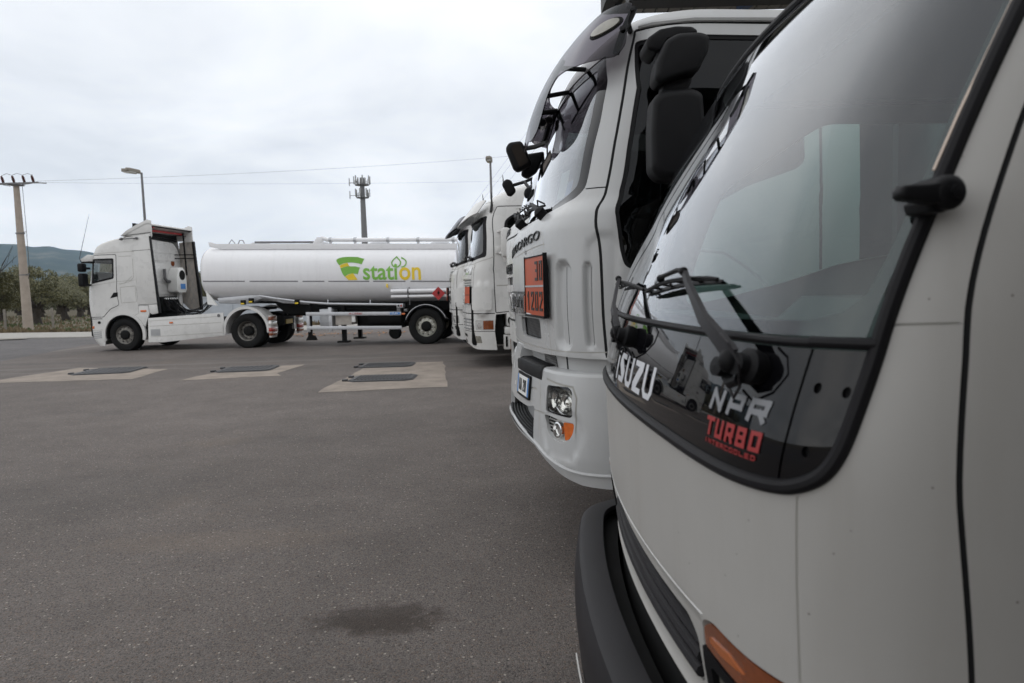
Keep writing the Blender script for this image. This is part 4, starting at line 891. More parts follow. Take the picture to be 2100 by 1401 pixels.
# wheel arch lip, mudguard, skirts
def archband(F, cx_, cz_, r0, r1, a0, a1, y0, y1, n=26, ky=1.0):
    o = []
    for r_ in (r1, r0):
        seq = [(cx_+r_*math.cos(a0+(a1-a0)*k/n), cz_+r_*ky*math.sin(a0+(a1-a0)*k/n)) for k in range(n+1)]; o += seq if r_ == r1 else seq[::-1]
    return MB(F).side(o, y0, y1, .006)
archband(TF, -.13, .5, .60, .69, math.pi+.28, -.28, -.012, .06).build('wheel_arch', 'white_paint', tr)
archband(TF, -.13, .5, .56, .60, math.pi+.2, -.2, .03, .6).build('arch_liner', 'dark', tr)
b = MB(TF); b.side([(.30, 1.0), (.55, .72), (.64, .98), (.70, 1.08), (.68, 1.36), (.38, 1.37), (.1, 1.2)], .012, .06, .008); b.build('mudguard', 'white_paint', tr)
b = MB(TF); b.box(.44, .62, -.004, .012, 1.17, 1.23, .004); b.build('indicator', 'orange_lens', tr)
sk = MB(TF); sk.side([(.62, .24), (.66, .98), (3.02, 1.085), (3.04, .40), (2.1, .33), (1.1, .24)], .0, .04, .012); so = sk.build('side_skirt', 'white_paint', tr)
b = MB(TF)
for f0, f1 in ((.9, .985), (.74, .80), (.42, .50)): b.side([(.70, f0), (2.95, f1), (2.95, f1-.014), (.70, f0-.014)], -.003, -.0005)
b.build('panel_gap', 'groove', so, kind='stuff')
b = MB(TF); b.box(.72, 1.02, -.004, -.0005, .44, .64); b.build('vent', 'grey_paint', so)
b = MB(TF); b.box(1.33, 1.44, -.015, 0, .80, .855, .004); b.build('marker_lamp', 'orange_lens', so)
b = MB(TF); b.lathe([(.05, 0), (.05, .006), (.001, .006)], TF.p(2.88, 0, 1.0), -TF.b, 14); b.build('badge', 'galv', so)
for y0, y1 in ((.0, .62), (1.88, 2.5)):
    archband(TF, 3.70, .52, .64, .72, math.pi+.12, -.1, y0, y1, ky=1.02).build('rear_mudguard', 'white_paint', tr)
    yy = (y0, y0+.40) if y0 < 1 else (y1-.40, y1)
    b = MB(TF); b.box(4.40, 4.48, yy[0], yy[1], .30, .96, .02); lp = b.build('tail_lamp', 'dirty_white', tr)
    for z0_, z1_, m_ in ((.82, .93, 'amber_deep'), (.66, .78, 'lamp_clear'), (.48, .60, 'red_lens'), (.36, .46, 'amber_deep')):
        b = MB(TF); b.box(4.475, 4.505, yy[0]+.02, yy[1]-.02, z0_, z1_, .008); b.box(4.40, 4.485, yy[0]-.01, yy[0]+.02, z0_, z1_, .004); b.build('lens', m_, lp, kind='stuff')
b = MB(TF)
for y in (.82, 1.58): b.box(-.9, 4.5, y, y+.09, .62, .92, .008)
for x in (.9, 2.4, 4.42): b.box(x, x+.1, .85, 1.65, .66, .9)
b.tube([(-.13, .3, .5), (-.13, 2.2, .5)], .07, 8, True); b.tube([(3.7, .4, .52), (3.7, 2.1, .52)], .1, 8, True); b.box(.7, 2.5, .12, .78, .35, .9, .08); b.box(.7, 2.2, 1.75, 2.4, .35, .9, .08)
b.build('chassis', 'dark', tr, kind='stuff')
b = MB(TF); b.box(-1.3, .3, .15, 2.35, .45, 1.25, .05); b.build('engine_bay', 'dark', tr)
b = MB(TF); b.lathe([(.5, 0), (.52, .04), (.5, .08), (.001, .08)], TF.p(3.6, 1.25, 1.12), (0, 0, 1), 24); b.build('fifth_wheel', 'dark', tr)
b = MB(TF); b.box(4.52, 4.535, 1.0, 1.5, .66, .80); b.build('rear_plate', 'plate_yellow', tr)
wheel(TF, -.13, .04, .50, .30, tr, 'rim_dark'); wheel(TF, 3.72, .03, .52, .3, tr, 'rim_dark', dual=True, style='drive')
wheel(TF, -.13, 2.46, .50, .30, tr, 'rim_dark', side=1); wheel(TF, 3.72, 2.47, .52, .3, tr, 'rim_dark', side=1, dual=True, style='drive')
# ================================================================ tank trailer
RF = frame((-2.42, 19.87), -5)
tt = thing('tank_trailer', 'long white fuel tank trailer with green and yellow station lettering', 'tank trailer', tuple(RF.p(-.07, 1.25, 0)))
class Tank:
    n = 2.7; h = .865
    def zc(S, u): return 2.155-.032*(np.asarray(u)+3.36)
    def P(S, s, z, off=0.):
        s = np.asarray(s, float); z = np.asarray(z, float); t = np.clip(np.abs(z-S.zc(s))/S.h, 0, .999); y = 1.25*(1-t**S.n)**(1/S.n)
        return RF.O+np.multiply.outer(s, RF.a)+np.multiply.outer(1.25-y-np.asarray(off)*1., RF.b)+np.stack([0*z, 0*z, z], -1)
    def Nn(S, s, z): return np.tile(-RF.b, (len(np.atleast_1d(s)), 1))
TK_ = Tank()
V = []; us = []; n = 64
for k in range(9): t = k/8*math.pi/2; us.append((-6.93+.26*(1-math.sin(t+0)) if False else -6.93+.26*(1-math.cos(t)), .80+.20*math.sin(t)))
us = [(-6.93, .001), (-6.93, .4), (-6.925, .7)]+us; us += [(u, 1) for u in np.linspace(-6.3, 4.0, 24)]; us += [(4.15, .97), (4.22, .88), (4.25, .7), (4.25, .001)]
for u, sc in us:
    zc = float(TK_.zc(u))
    for k in range(n):
        a = 2*math.pi*k/n; c_, s_ = math.cos(a), math.sin(a); V.append(RF.p(u, 1.25-1.25*sc*math.copysign(abs(c_)**(2/2.7), c_), zc+TK_.h*sc*math.copysign(abs(s_)**(2/2.7), s_)))
tb = mesh('tank', V, [[i*n+k, i*n+(k+1) % n, (i+1)*n+(k+1) % n, (i+1)*n+k] for i in range(len(us)-1) for k in range(n)], 'tank_paint', tt, True, auto=50)
zl = lambda u: 2.035-.0305*(u+6.77)
for k, (u0, u1) in enumerate([(-6.77, -5.48), (-5.33, -3.85), (-3.71, -3.05), (-2.93, -1.70), (-1.59, -.63), (-.48, .75), (.9, 2.2)]):
    polys('stripe', [[(u0, zl(u0)-.016), (u1, zl(u1)-.016), (u1, zl(u1)+.016), (u0, zl(u0)+.016)]], TK_, 'stripe_grey', tb, .004, .003, .3)
def lz(x, y): return (-3.42+x*.00415, 3.01+(635-y)*.00408-.000118*x)
def lzp(L): return [lz(x, y) for x, y in L]
def bez(a, b, c, n=8): return [((1-t)**2*a[0]+2*t*(1-t)*b[0]+t*t*c[0], (1-t)**2*a[1]+2*t*(1-t)*b[1]+t*t*c[1]) for t in [k/n for k in range(n+1)]]
g1 = bez((203, 785), (172, 752), (184, 742))+bez((188, 738), (215, 722), (285, 724))+bez((330, 725), (360, 735), (381, 738))+bez((364, 779), (290, 755), (232, 772))
y1_ = bez((205, 787), (232, 772), (262, 768))+bez((276, 792), (250, 790), (212, 806))
g2 = bez((212, 808), (250, 790), (290, 793))+bez((320, 793), (335, 798), (352, 801))+bez((334, 850), (300, 838), (262, 850))+bez((240, 866), (222, 850), (212, 808))[:-1]
y2_ = bez((241, 867), (270, 846), (302, 843))+[(331, 889), (266, 891)]
for nm, L, m_ in (('logo_green', g1, 'logo_green'), ('logo_yellow', y1_, 'logo_yellow'), ('logo_green', g2, 'logo_green'), ('logo_yellow', y2_, 'logo_yellow')): polys(nm, [lzp(L)], TK_, m_, tb, .006, .003, .035)
def word(nm, s, x0, x1, yb, yt, m_):
    a = lz(x0, yb); b_ = lz(x1, yb); text(nm, s, TK_, a[0], b_[0], a[1], (yb-yt)*.00408, m_, tb, .006, .003, bold=.016, slope=-.0285)
word('lettering', 'stati', 372, 617, 890, 775, 'logo_green'); word('lettering', 'on', 631, 785, 891, 800, 'logo_yellow')
def drop(cx_, cy_, r_, k=1.0): return [(cx_+k*r_*math.sin(a)*(.9 if abs(a) > 2 else 1), cy_+k*r_*math.cos(a)) for a in np.linspace(-2.5, 2.5, 22)]+[(cx_, cy_-k*r_*1.35)]
o1 = drop(611, 768, 36); i1 = drop(611, 768, 36, .76)
skin('logo_drop', TK_, lzp(o1)[::-1], ['logo_green']*3, tb, holes=[lzp(i1)], sp=.08, off=.008, thick=.003)
o2 = [(652+34*math.sin(a), 768+34*math.cos(a)) for a in np.linspace(-.25, 2.6, 14)]+[(645, 725)]+[(645, 738)]+[(652+26*math.sin(a), 768+26*math.cos(a)) for a in np.linspace(2.5, -.1, 12)]
polys('logo_drop', [lzp(o2)], TK_, 'logo_green', tb, .009, .003, .08)
# coaming and pipework on the tank top
b = MB(RF)
def zt(u): return 3.09-.032*(u+6.7)
b.side([(-6.68, zt(-6.68)-.02), (-6.72, zt(-6.7)+.12), (-6.62, zt(-6.6)+.12), (-6.5, zt(-6.5)+.06), (4, zt(4)+.06), (4, zt(4)-.1), (-6.3, zt(-6.3)-.1)], .34, .42, .01); b.build('coaming', 'tank_paint', tt)
b = MB(RF); b.side([(-6.5, zt(-6.5)+.06), (4, zt(4)+.06), (4, zt(4)), (-6.5, zt(-6.5))], 2.1, 2.16, .005); b.build('coaming', 'tank_paint', tt)
b = MB(RF); b.tube([(-5.3, .45, zt(-5.3)+.12), (-3.4, .45, zt(-3.4)+.12)], .03, 6, True); b.tube([(-6.3, .8, zt(-6.3)+.1), (-6.2, .8, zt(-6.3)+.22), (-6.1, .8, zt(-6.3)+.1)], .014, 5, True); b.tube([(-6.0, .8, zt(-6.0)+.1), (-5.95, .8, zt(-6.0)+.2), (-5.85, .8, zt(-6.0)+.2), (-5.8, .8, zt(-6)+.1)], .014, 5, True); b.build('hand_rail', 'galv', tt)
b = MB(RF); b.tube([(-3.35, .42, zt(-3.3)+.16), (-3.2, .42, zt(-3.2)+.24), (-3.05, .42, zt(-3)+.19), (-2.5, .42, zt(-2.5)+.18), (4, .42, zt(4)+.18)], .062, 10, True); pp = b.build('top_pipe', 'tank_paint', tt)
for u in (-2.95, -2.2, -1.2, -.3, .75, 1.8): b = MB(RF); b.lathe([(.075, -.04), (.08, 0), (.075, .04)], RF.p(u, .42, zt(u)+.18), RF.a, 12); b.box(u-.03, u+.03, .38, .46, zt(u)-.02, zt(u)+.13); b.build('pipe_clamp', 'alu', pp)
b = MB(RF); b.side([(-3.5, zt(-3.5)+.06), (-3.35, zt(-3.4)+.26), (-3.15, zt(-3.2)+.26), (-3.2, zt(-3.2)+.06)], .36, .5, .02); b.build('bracket', 'tank_paint', tt)
for u in (-5.5, -3.6, -1.7, .2, 2.1):
    b = MB(RF); b.lathe([(.3, 0), (.3, .1), (.26, .14), (.001, .15)], RF.p(u, 1.25, zt(u)+.02), (0, 0, 1), 20); b.build('manhole_lid', 'alu', tt)
b = MB(RF); b.tube([(-1.18, .04, 1.78), (-1.18, -.02, 1.72), (-1.15, -.02, 1.68)], .025, 6, True); b.build('hook', 'logo_yellow', tt)
# chassis below
b = MB(RF); b.side([(-6.4, 1.36), (-5.6, 1.33), (-4.9, 1.3), (-4.6, .98), (4.0, .80), (4.0, 1.25), (-6.4, 1.5)], .75, .85); b.side([(-6.4, 1.36), (-5.6, 1.33), (-4.9, 1.3), (-4.6, .98), (4.0, .80), (4.0, 1.25), (-6.4, 1.5)], 1.65, 1.75)
for u in (-.07, 1.3, 2.67): b.tube([(u, .3, .53), (u, 2.2, .53)], .08, 8, True); b.box(u-.5, u+.5, .72, .88, .6, .85, .03); b.box(u-.5, u+.5, 1.62, 1.78, .6, .85, .03)
b.box(-3.4, -.8, .8, 1.7, .75, 1.2, .02); b.box(-2.2, -.85, .5, 2.0, .48, 1.1, .04); b.box(-4.6, -3.7, .9, 1.6, .9, 1.3, .04); b.box(-.75, 3.4, .5, 2.0, .95, 1.25, .03); b.tube([(-3.5, .6, .95), (-1, .5, .85)], .03, 5, True); b.tube([(-3.5, .5, 1.12), (-.9, .5, 1.04)], .025, 5, True); b.lathe([(.17, -.5), (.18, 0), (.17, .5)], RF.p(-1.4, .55, .72), RF.a, 16); b.build('chassis', 'dark', tt, kind='stuff')
b = MB(RF); b.side([(-6.5, 1.52), (-5.0, 1.62), (-4.98, 1.5), (-5.55, 1.32), (-6.45, 1.36)], .25, 2.25, .03); b.build('front_saddle', 'alu', tt)
b = MB(RF); b.side([(-6.78, 1.78), (-6.45, 1.30), (-6.75, 1.34)], .15, .2); b.build('front_bracket', 'sticker_white', tt)
b = MB(RF); b.tube([(-5.1, .12, 1.55), (-4.6, .1, 1.46), (-3.72, .08, 1.33), (-3.0, .06, 1.26), (-.92, .06, 1.18)], .036, 8, True); b.build('discharge_pipe', 'alu', tt)
b = MB(RF); b.tube([(-5.0, .2, 1.50), (-4.4, .18, 1.34), (-3.6, .16, 1.28)], .03, 8, True)
for u, z in ((-3.0, 1.26), (-1.72, 1.22)): b.tube([(u, .06, z), (u, .1, z+.12)], .016, 5, True)
b.build('pipe_stay', 'alu', tt, kind='stuff')
for u, z in ((-5.58, 1.37), (-5.33, 1.42), (-3.92, 1.34)):
    b = MB(RF); b.box(u-.07, u+.07, .0, .1, z-.07, z+.07, .015); vv = b.build('valve_box', 'dark', tt); b = MB(RF); b.front([], 0, 0) if False else b.box(u-.05, u+.05, -.02, 0, z-.055, z-.015); b.build('warning_mark', 'logo_yellow', vv)
def rail(z0_, z1_, w_): return [(-3.66, z0_), (-.80, z0_-.06), (-.80, z0_-.06-w_), (-3.66, z0_-w_)]
b = MB(RF); b.side(rail(1.03, 0, .105), .0, .05, .008); r1 = b.build('underrun_rail', 'alu', tt)
b = MB(RF); b.side(rail(.615, 0, .10), .0, .05, .008); b.build('underrun_rail', 'alu', tt)
for u0, u1, z1 in ((-3.655, -3.56, 1.02), (-2.98, -2.88, 1.15)): b = MB(RF); b.box(u0, u1, .005, .055, .44, z1, .008); b.build('rail_post', 'alu', tt)
fr_ = Flat(RF.p(0, -.002, 0), RF.a, (0, 0, 1))
text('lettering', 'ACERBI', fr_, -2.37, -1.95, .925, .06, 'letter_red', r1, .001, .002, bold=.01, shear=.2, slope=-.021)
polys('sticker', [[(-1.12, .895), (-.83, .89), (-.83, .96), (-1.12, .965)]], fr_, 'sticker_blue', r1, .001, .001)
text('lettering', 'TUV', fr_, -1.09, -.88, .905, .045, 'sticker_white', r1, .003, .001, bold=.02)
for u in np.linspace(-5.9, 3.2, 8):
    V = []; n2_ = 48
    for du, dr in ((-.035, .0005), (-.02, .004), (.02, .004), (.035, .0005)):
        for k in range(n2_+1):
            a = -.42*math.pi+.86*math.pi*k/n2_; c_, s_ = math.cos(a), math.sin(a); V.append(RF.p(u+du, 1.25-(1.25+dr)*math.copysign(abs(c_)**(2/2.7), c_), float(TK_.zc(u))+(TK_.h+dr)*math.copysign(abs(s_)**(2/2.7), s_)))
    mesh('weld_band', V, [[i*(n2_+1)+k, i*(n2_+1)+k+1, (i+1)*(n2_+1)+k+1, (i+1)*(n2_+1)+k] for i in range(3) for k in range(n2_)], 'tank_paint', tb, True)
b = MB(RF); b.box(-3.36, -2.96, .3, .8, .55, 1.10, .02); b.build('tool_box', 'alu', tt)
b = MB(RF); b.box(-2.82, -2.32, .12, .7, .62, .98, .02); b.build('tool_box', 'quilt', tt)
b = MB(RF); b.box(-2.30, -2.19, .05, .12, .70, .92, .01); b.build('document_tube', 'sticker_white', tt)
b = MB(RF); b.box(-.93, -.73, .02, .3, 1.08, 1.21, .015); cb = b.build('control_box', 'alu', tt)
for u, m_ in ((-.87, 'dark'), (-.79, 'red_lens')): b = MB(RF); b.lathe([(.03, 0), (.03, .012), (.001, .012)], RF.p(u, .02, 1.145), -RF.b, 12); b.build('button', m_, cb)
b = MB(RF); b.box(-.93, -.82, .04, .2, .98, 1.07, .01); b.box(-.72, -.62, .04, .2, .97, 1.05, .01); b.build('valve', 'galv', tt, kind='stuff')
b = MB(RF); b.box(-.78, -.68, .0, .03, .88, .93, .005); b.build('marker_lamp', 'orange_lens', tt)
for z, r_ in ((1.57, .062), (1.415, .045)):
    b = MB(RF); b.tube([(-1.06, -.02, z), (1.6, -.02, z-.03)], r_, 12, True); tbx = b.build('hose_tube', 'tank_paint', tt)
    for u in (-.55, .6): b = MB(RF); b.lathe([(r_+.008, -.02), (r_+.01, 0), (r_+.008, .02)], RF.p(u, -.02, z-.006), RF.a, 12); b.build('clamp', 'galv', tbx)
b = MB(RF); b.tube([(-.52, -.02, 1.68), (-.52, -.02, 1.16)], .012, 5, True); b.build('stay', 'galv', tt)
b = MB(RF); b.prism([(.355, 1.275), (.55, 1.47), (.355, 1.665), (.16, 1.47)], lambda u, v_, d: RF.p(u, d, v_), -.13, -.115); dm = b.build('hazard_plate', 'red_plate', tt)
fr2 = Flat(RF.p(0, -.132, 0), RF.a, (0, 0, 1)); polys('flame_symbol', [[(.32, 1.47), (.34, 1.55), (.35, 1.51), (.37, 1.58), (.385, 1.50), (.395, 1.53), (.39, 1.46), (.355, 1.44)], rect(.31, .40, 1.415, 1.43)], fr2, 'dark', dm, .0, .001)
for i, u in enumerate((-.07, 1.3, 2.67)):
    wheel(RF, u, .03, .535, .38, tt, 'rim_steel'); wheel(RF, u, 2.47, .535, .38, tt, 'rim_steel', side=1)
    archband(RF, u, .53, .585, .62, math.pi-.25, .3, .0, .42).build('mudguard', 'black_plastic', tt)
    archband(RF, u, .53, .622, .64, math.pi-.32, .36, -.004, .03).build('mudguard_trim', 'alu', tt)
b = MB(RF)
for y in (.35, 1.9): b.box(-2.72, -2.6, y, y+.12, .12, 1.2); b.box(-2.85, -2.5, y-.08, y+.2, .08, .13, .01)
b.build('landing_leg', 'dark', tt, kind='stuff')
b = MB(RF); b.side([(-3.78, .18), (-3.45, .18), (-3.5, .30), (-3.6, .34), (-3.58, 1.2), (-3.7, 1.2), (-3.7, .32)], .2, .3); b.build('support_foot', 'dark', tt)
b = MB(RF); b.lathe([(.001, 0), (.16, 0), (.2, .1), (.16, .2), (.001, .2)], RF.p(-1.15, .5, .33), RF.b, 16); b.build('spare_reel', 'dark', tt)
# ================================================================ parked trucks seen from the front corner
def rear_end(F, t, x0, x1, W, wr=.5, ax=(1.35,), axd=(5.2,)):
    b = MB(F)
    for y in (-.45, .38): b.box(x0, x1, y, y+.08, .65, .9, .01)
    for x in np.arange(x0+.5, x1, 1.2): b.box(x, x+.08, -.4, .4, .68, .88)
    b.box(x0+.2, x0+1.6, -.7, .7, .5, 1.05, .08)
    b.build('chassis', 'dark', t, kind='stuff')
    for x in ax:
        for sd in (-1, 1): wheel(F, x, sd*(W-.04), wr, .28, t, 'rim_dark', side=sd, n=28)
    for x in axd:
        for sd in (-1, 1): wheel(F, x, sd*(W-.04), wr, .28, t, 'rim_dark', side=sd, dual=True, style='drive', n=28)
def wipers(surf, t, spots, z, off=.05):
    """parked wiper: hub, arm and a blade lying near the lower edge of the glass"""
    for s0, s1, z1 in spots:
        b = MB(); P = lambda s, zz, o: surf.P(np.array([s]), np.array([zz]), o)[0]; n = surf.Nn(np.array([s0]), np.array([z]))[0]
        b.lathe([(.03, -.02), (.034, .04), (.02, .055), (.001, .06)], P(s0, z, 0), n, 12); b.tube([P(s0, z, .04), P(s0+(s1-s0)*.4, z+(z1-z)*.5+.02, off+.02), P(s1, z1+.02, off)], [.016, .012, .008], 6)
        o = b.build('wiper_arm', 'black_plastic', t); b = MB(); d = .36
        b.tube([P(s1-d, z1-.01, .02), P(s1, z1, .028), P(s1+d, z1-.015, .02)], [.007, .012, .007], 6)
        for k in (-.25, -.1, .1, .25): b.tube([P(s1+k-.08, z1, .02), P(s1+k, z1+.02, .05), P(s1+k+.08, z1, .02)], .005, 5)
        b.build('wiper_blade', 'black_plastic', o)
def scania(O, label, dark):
    S = Shell(O, 6, 1.25, .85, .75, 10, [(0, .12), (.5, .02), (.8, -.03), (1.9, .0), (2.05, .05), (2.6, .18), (2.85, .22), (3.1, .33), (3.3, .47), (3.5, .78), (3.62, 1.2)], [(0, 1), (2.2, 1), (3.0, .96), (3.62, .86)])
    F = S.fr; t = thing('parked_truck', label, 'truck', tuple(F.p(1.2, 0, 0)), 'white trucks in the yard')
    E = S.s_at(2.45, 2.0)
    outer = [(-E, 1.05), (-1.62, .36), (-.6, .44), (.0, .46), (.6, .44), (1.1, .375), (1.53, .36), (1.60, 1.06), (E, 1.14), (E, 2.0), *[(S.s_at(2.45, z_), z_) for z_ in (3.0, 3.15, 3.3, 3.4, 3.48, 3.55, 3.6)], *[(-S.s_at(2.45, z_), z_) for z_ in (3.6, 3.55, 3.48, 3.4, 3.3, 3.15, 3.0)]]
    gl = rp([(-1.30, 2.19), (-1.0, 2.12), (1.0, 2.12), (1.33, 2.19), (1.18, 2.99), (.7, 2.93), (-.7, 2.93), (-1.17, 2.99)], .05)
    win = rp([(1.60, 2.25), (2.45, 2.36), (2.5, 3.0), (1.72, 3.02), (1.58, 2.9)], .08)
    door = rp([(1.60, 1.09), (2.62, 1.16), (2.62, 3.16), (1.30, 3.16), (1.30, 3.05), (1.43, 2.4), (1.51, 2.05), (1.56, 1.87), (1.59, 1.3)], .03)
    gr = [(door+[door[0]], .009), ([(-1.3, 2.13), (0, 2.06), (1.02, 2.05), (1.40, 2.15), (1.5, 2.19)], .007, 2), ([(-1.58, 1.09), (0, 1.09), (1.58, 1.08)], .009), ([(1.1, 1.1), (1.1, 2.05)], .008, 2), ([(-1.1, 1.1), (-1.1, 2.05)], .008, 2), ([(.4, .73), (1.17, .735), (1.57, .725)], .006, 1),
          ([(1.62, 1.62), (2.6, 1.62)], .01, 2), ([(1.7, 3.1), (2.6, 3.12)], .008, 2), ([(-.5, 3.3), (.5, 3.3), (1.15, 3.25)], .008, 2)]
    head = rect(1.17, 1.555, .75, .955, .03)
    lowg = [rect(-1.06, 1.06, .755, .98, .04)] if not dark else [rp([(-.7, .62), (.4, .60), (.72, .80), (.74, 1.01), (-.74, 1.01)], .04)]
    if dark: head = rp([(.80, .755), (1.19, .765), (1.17, .95), (.80, .945)], .03)
    S.disp = capsules([(1.33, 1.22, 1.33, 1.53, .15, -.035, .06), (-1.33, 1.22, -1.33, 1.53, .15, -.035, .06)])
    up = rect(-1.06, 1.06, 1.22, 2.02, .06)
    o = skin('cab_body', S, outer, 'white_paint', t, holes=[gl, win, mir(win), up, head, mir(head)]+lowg, regions=[('door', door, None, None, None)], grooves=gr, sp=.08, thick=.03)
    skin('windscreen', S, gl, ['glass_cab']*3, t, sp=.1, off=-.012, thick=0)
    inn = rp([(-1.18, 2.24), (-.9, 2.17), (.95, 2.17), (1.24, 2.25), (1.10, 2.93), (.7, 2.88), (-.7, 2.88), (-1.05, 2.93)], .06)
    skin('window_seal', S, gl, ['rubber']*3, t, holes=[inn], sp=.08, off=.002, thick=.015)
    skin('side_window', S, win, ['glass_side']*3, o[1], sp=.1, off=-.015, thick=0); skin('side_window', S, mir(win), ['glass_side']*3, t, sp=.1, off=-.015, thick=0)
    skin('window_seal', S, win, ['rubber']*3, o[1], holes=[rp([(1.65, 2.3), (2.41, 2.4), (2.45, 2.96), (1.75, 2.97), (1.63, 2.88)], .07)], sp=.1, off=.002, thick=.012)
    gm = 'silver_grille' if dark else 'white_paint'
    skin('grille_backing', S, up, ['dark' if dark else 'grey_paint']*3, t, sp=.1, off=-.05, thick=0)
    for k in lowg: skin('grille_backing', S, k, ['mesh_dark' if dark else 'grey_paint']*3, t, sp=.1, off=-.04, thick=0)
    for z0, z1 in ((1.77, 1.85), (1.36, 1.42), (1.215, 1.25), (1.98, 2.02)): polys('grille_bar', [rect(-1.06, 1.06, z0, z1, .01)], S, gm, t, .004, .05, .08)
    if not dark:
        for z in np.arange(1.27, 1.76, .048):
            if abs(z-1.39) > .05: polys('grille_slat', [rect(-1.05, 1.05, z, z+.022)], S, 'white_paint', t, -.018, .012, .1)
        for z in (.79, .85, .91): polys('grille_slat', [rect(-1.05, 1.05, z, z+.03)], S, 'white_paint', t, -.01, .02, .1)
        polys('grille_post', [rect(1.08, 1.12, 1.22, 2.02)], S, 'white_paint', t, .01, .03, .1)
    else:
        for z in (1.30, 1.48, 1.60): polys('grille_slat', [rect(-1.05, .55, z, z+.05)], S, 'silver_grille', t, -.005, .03, .1)
        polys('corner_panel', [rp([(.62, 1.20), (1.1, 1.20), (1.1, 2.05), (.72, 1.97), (.62, 1.80)], .06)], S, 'white_paint', t, .012, .05, .06); polys('corner_panel', [mir(rp([(.62, 1.20), (1.1, 1.20), (1.1, 2.05), (.72, 1.97), (.62, 1.80)], .06))], S, 'white_paint', t, .012, .05, .06)
    for s0, s1 in (((.62, 1.04), (-1.04, -.62)) if not dark else ((.1, .5), (-.5, -.1))):
        polys('upper_lamp', [rp([(s0, 1.86), (s1, 1.86), (s1, 2.0), (s0, 2.0)], .03)], S, 'lamp_clear', t, .0, .03, .06)
        polys('upper_lamp_eye', [[((s0+s1)/2+.06*math.cos(a), 1.93+.055*math.sin(a)) for a in np.linspace(0, 6, 14)]], S, 'chrome', t, .003, .004, .06)
    for m_ in (1, -1):
        hh = head if m_ > 0 else mir(head); s0 = min(p[0] for p in hh); s1 = max(p[0] for p in hh)
        h0 = skin('headlight', S, hh, ['lamp_clear']*3, t, sp=.06, off=-.008, thick=.02)
        a, c = (s0+(s1-s0)*.45, s1-.01) if m_ > 0 else (s0+.01, s1-(s1-s0)*.45)
        if not dark: polys('indicator_lens', [rect(a, c, .77, .94, .01)], S, 'amber_deep', h0, .0, .008, .06)
        c0 = s0+(s1-s0)*(.23 if m_ > 0 else .77); polys('reflector', [[(c0+.055*math.cos(q), .845+.06*math.sin(q)) for q in np.linspace(0, 6, 14)]], S, 'chrome', h0, .0, .006, .06)
        fz = rect(1.09, 1.26, .50, .64, .02); fz = fz if m_ > 0 else mir(fz)
        if not dark: polys('fog_lamp', [fz], S, 'lamp_glass', t, .003, .004, .06)
        else:
            for sc in (.98, 1.10): c1 = m_*sc; polys('fog_lamp', [[(c1+.045*math.cos(q), .655+.055*math.sin(q)) for q in np.linspace(0, 6, 12)]], S, 'chrome' if sc > 1 else 'dark', t, .003, .006, .06)
    polys('bumper_slot', [rect(.25, .62, .60, .66, .02)], S, 'dark', t, .003, .003); polys('bumper_slot', [rect(.18, .42, .47, .53, .02)], S, 'dark', t, .003, .003)
    # hazard plate
    s0, s1 = (.88, 1.09) if not dark else (.02, .26)
    pl = polys('hazard_plate', [rect(s0, s1, 1.29, 1.61)], S, 'orange_plate', t, .07, .012, .1); polys('plate_bar', [rect(s0, s1, 1.445, 1.457)], S, 'letter_black', pl, .072, .003, .1)
    polys('plate_bracket', [rect(s0-.005, s0+.012, 1.28, 1.62), rect(s1-.012, s1+.005, 1.28, 1.62)], S, 'black_plastic', pl, .068, .05, .1)
    # sun visor: a bowed shade standing off the roof edge
    Vs = Shell(tuple(F.p(0, 0, 0)[:2]), 6, 1.24, .85, .7, 10, [(2.8, -.12), (2.9, -.06), (3.05, .06), (3.25, .22), (3.42, .40)], [(2.8, 1), (3.4, .93)])
    skin('sun_visor', Vs, rp([(-1.2, 3.04), (-.8, 2.93), (-.3, 2.87), (.3, 2.87), (.8, 2.93), (1.2, 3.04), (1.18, 3.3), (-1.18, 3.3)], .04), ['smoke' if dark else 'white_paint']*3, t, sp=.06, thick=.02)
    skin('visor_lining', Vs, rp([(-1.15, 3.06), (-.8, 2.95), (-.3, 2.89), (.3, 2.89), (.8, 2.95), (1.15, 3.06), (1.1, 3.2), (-1.1, 3.2)], .04), ['dark' if dark else 'grey_paint']*3, t, sp=.08, off=-.03, thick=.01)
    S.disp = None
    for m_ in (1, -1): polys('corner_deflector', [rect(1.13, 1.52, 1.15, 1.60, .05) if m_ > 0 else rect(-1.52, -1.13, 1.15, 1.60, .05)], S, 'white_paint', t, .045, .045, .05)
    roof(S, 3.6, S.s_at(2.45, 3.6), .08, 'white_paint', t)
    b = MB(F); b.box(2.40, 2.44, -1.2, 1.2, .95, 3.5, .01); b.build('rear_wall', 'white_paint', t)
    b = MB(F); b.box(.35, .75, -1.1, 1.1, 1.35, 2.08, .08); b.build('dashboard', 'interior', t); b = MB(F)
    for y in (-.75, .25): b.box(1.3, 1.75, y, y+.5, 1.5, 2.0, .08); b.box(1.65, 1.85, y, y+.5, 1.9, 2.75, .07)
    b.build('seat', 'interior', t, kind='stuff'); b = MB(F); b.box(2.3, 2.38, -1.15, 1.15, 1.3, 3.3); b.box(.5, 2.3, -1.1, 1.1, 1.15, 1.25); b.build('bunk_curtain', 'interior', t)
    wipers(S, t, [(.95, .55, 2.2), (.25, -.1, 2.19)], 2.14)
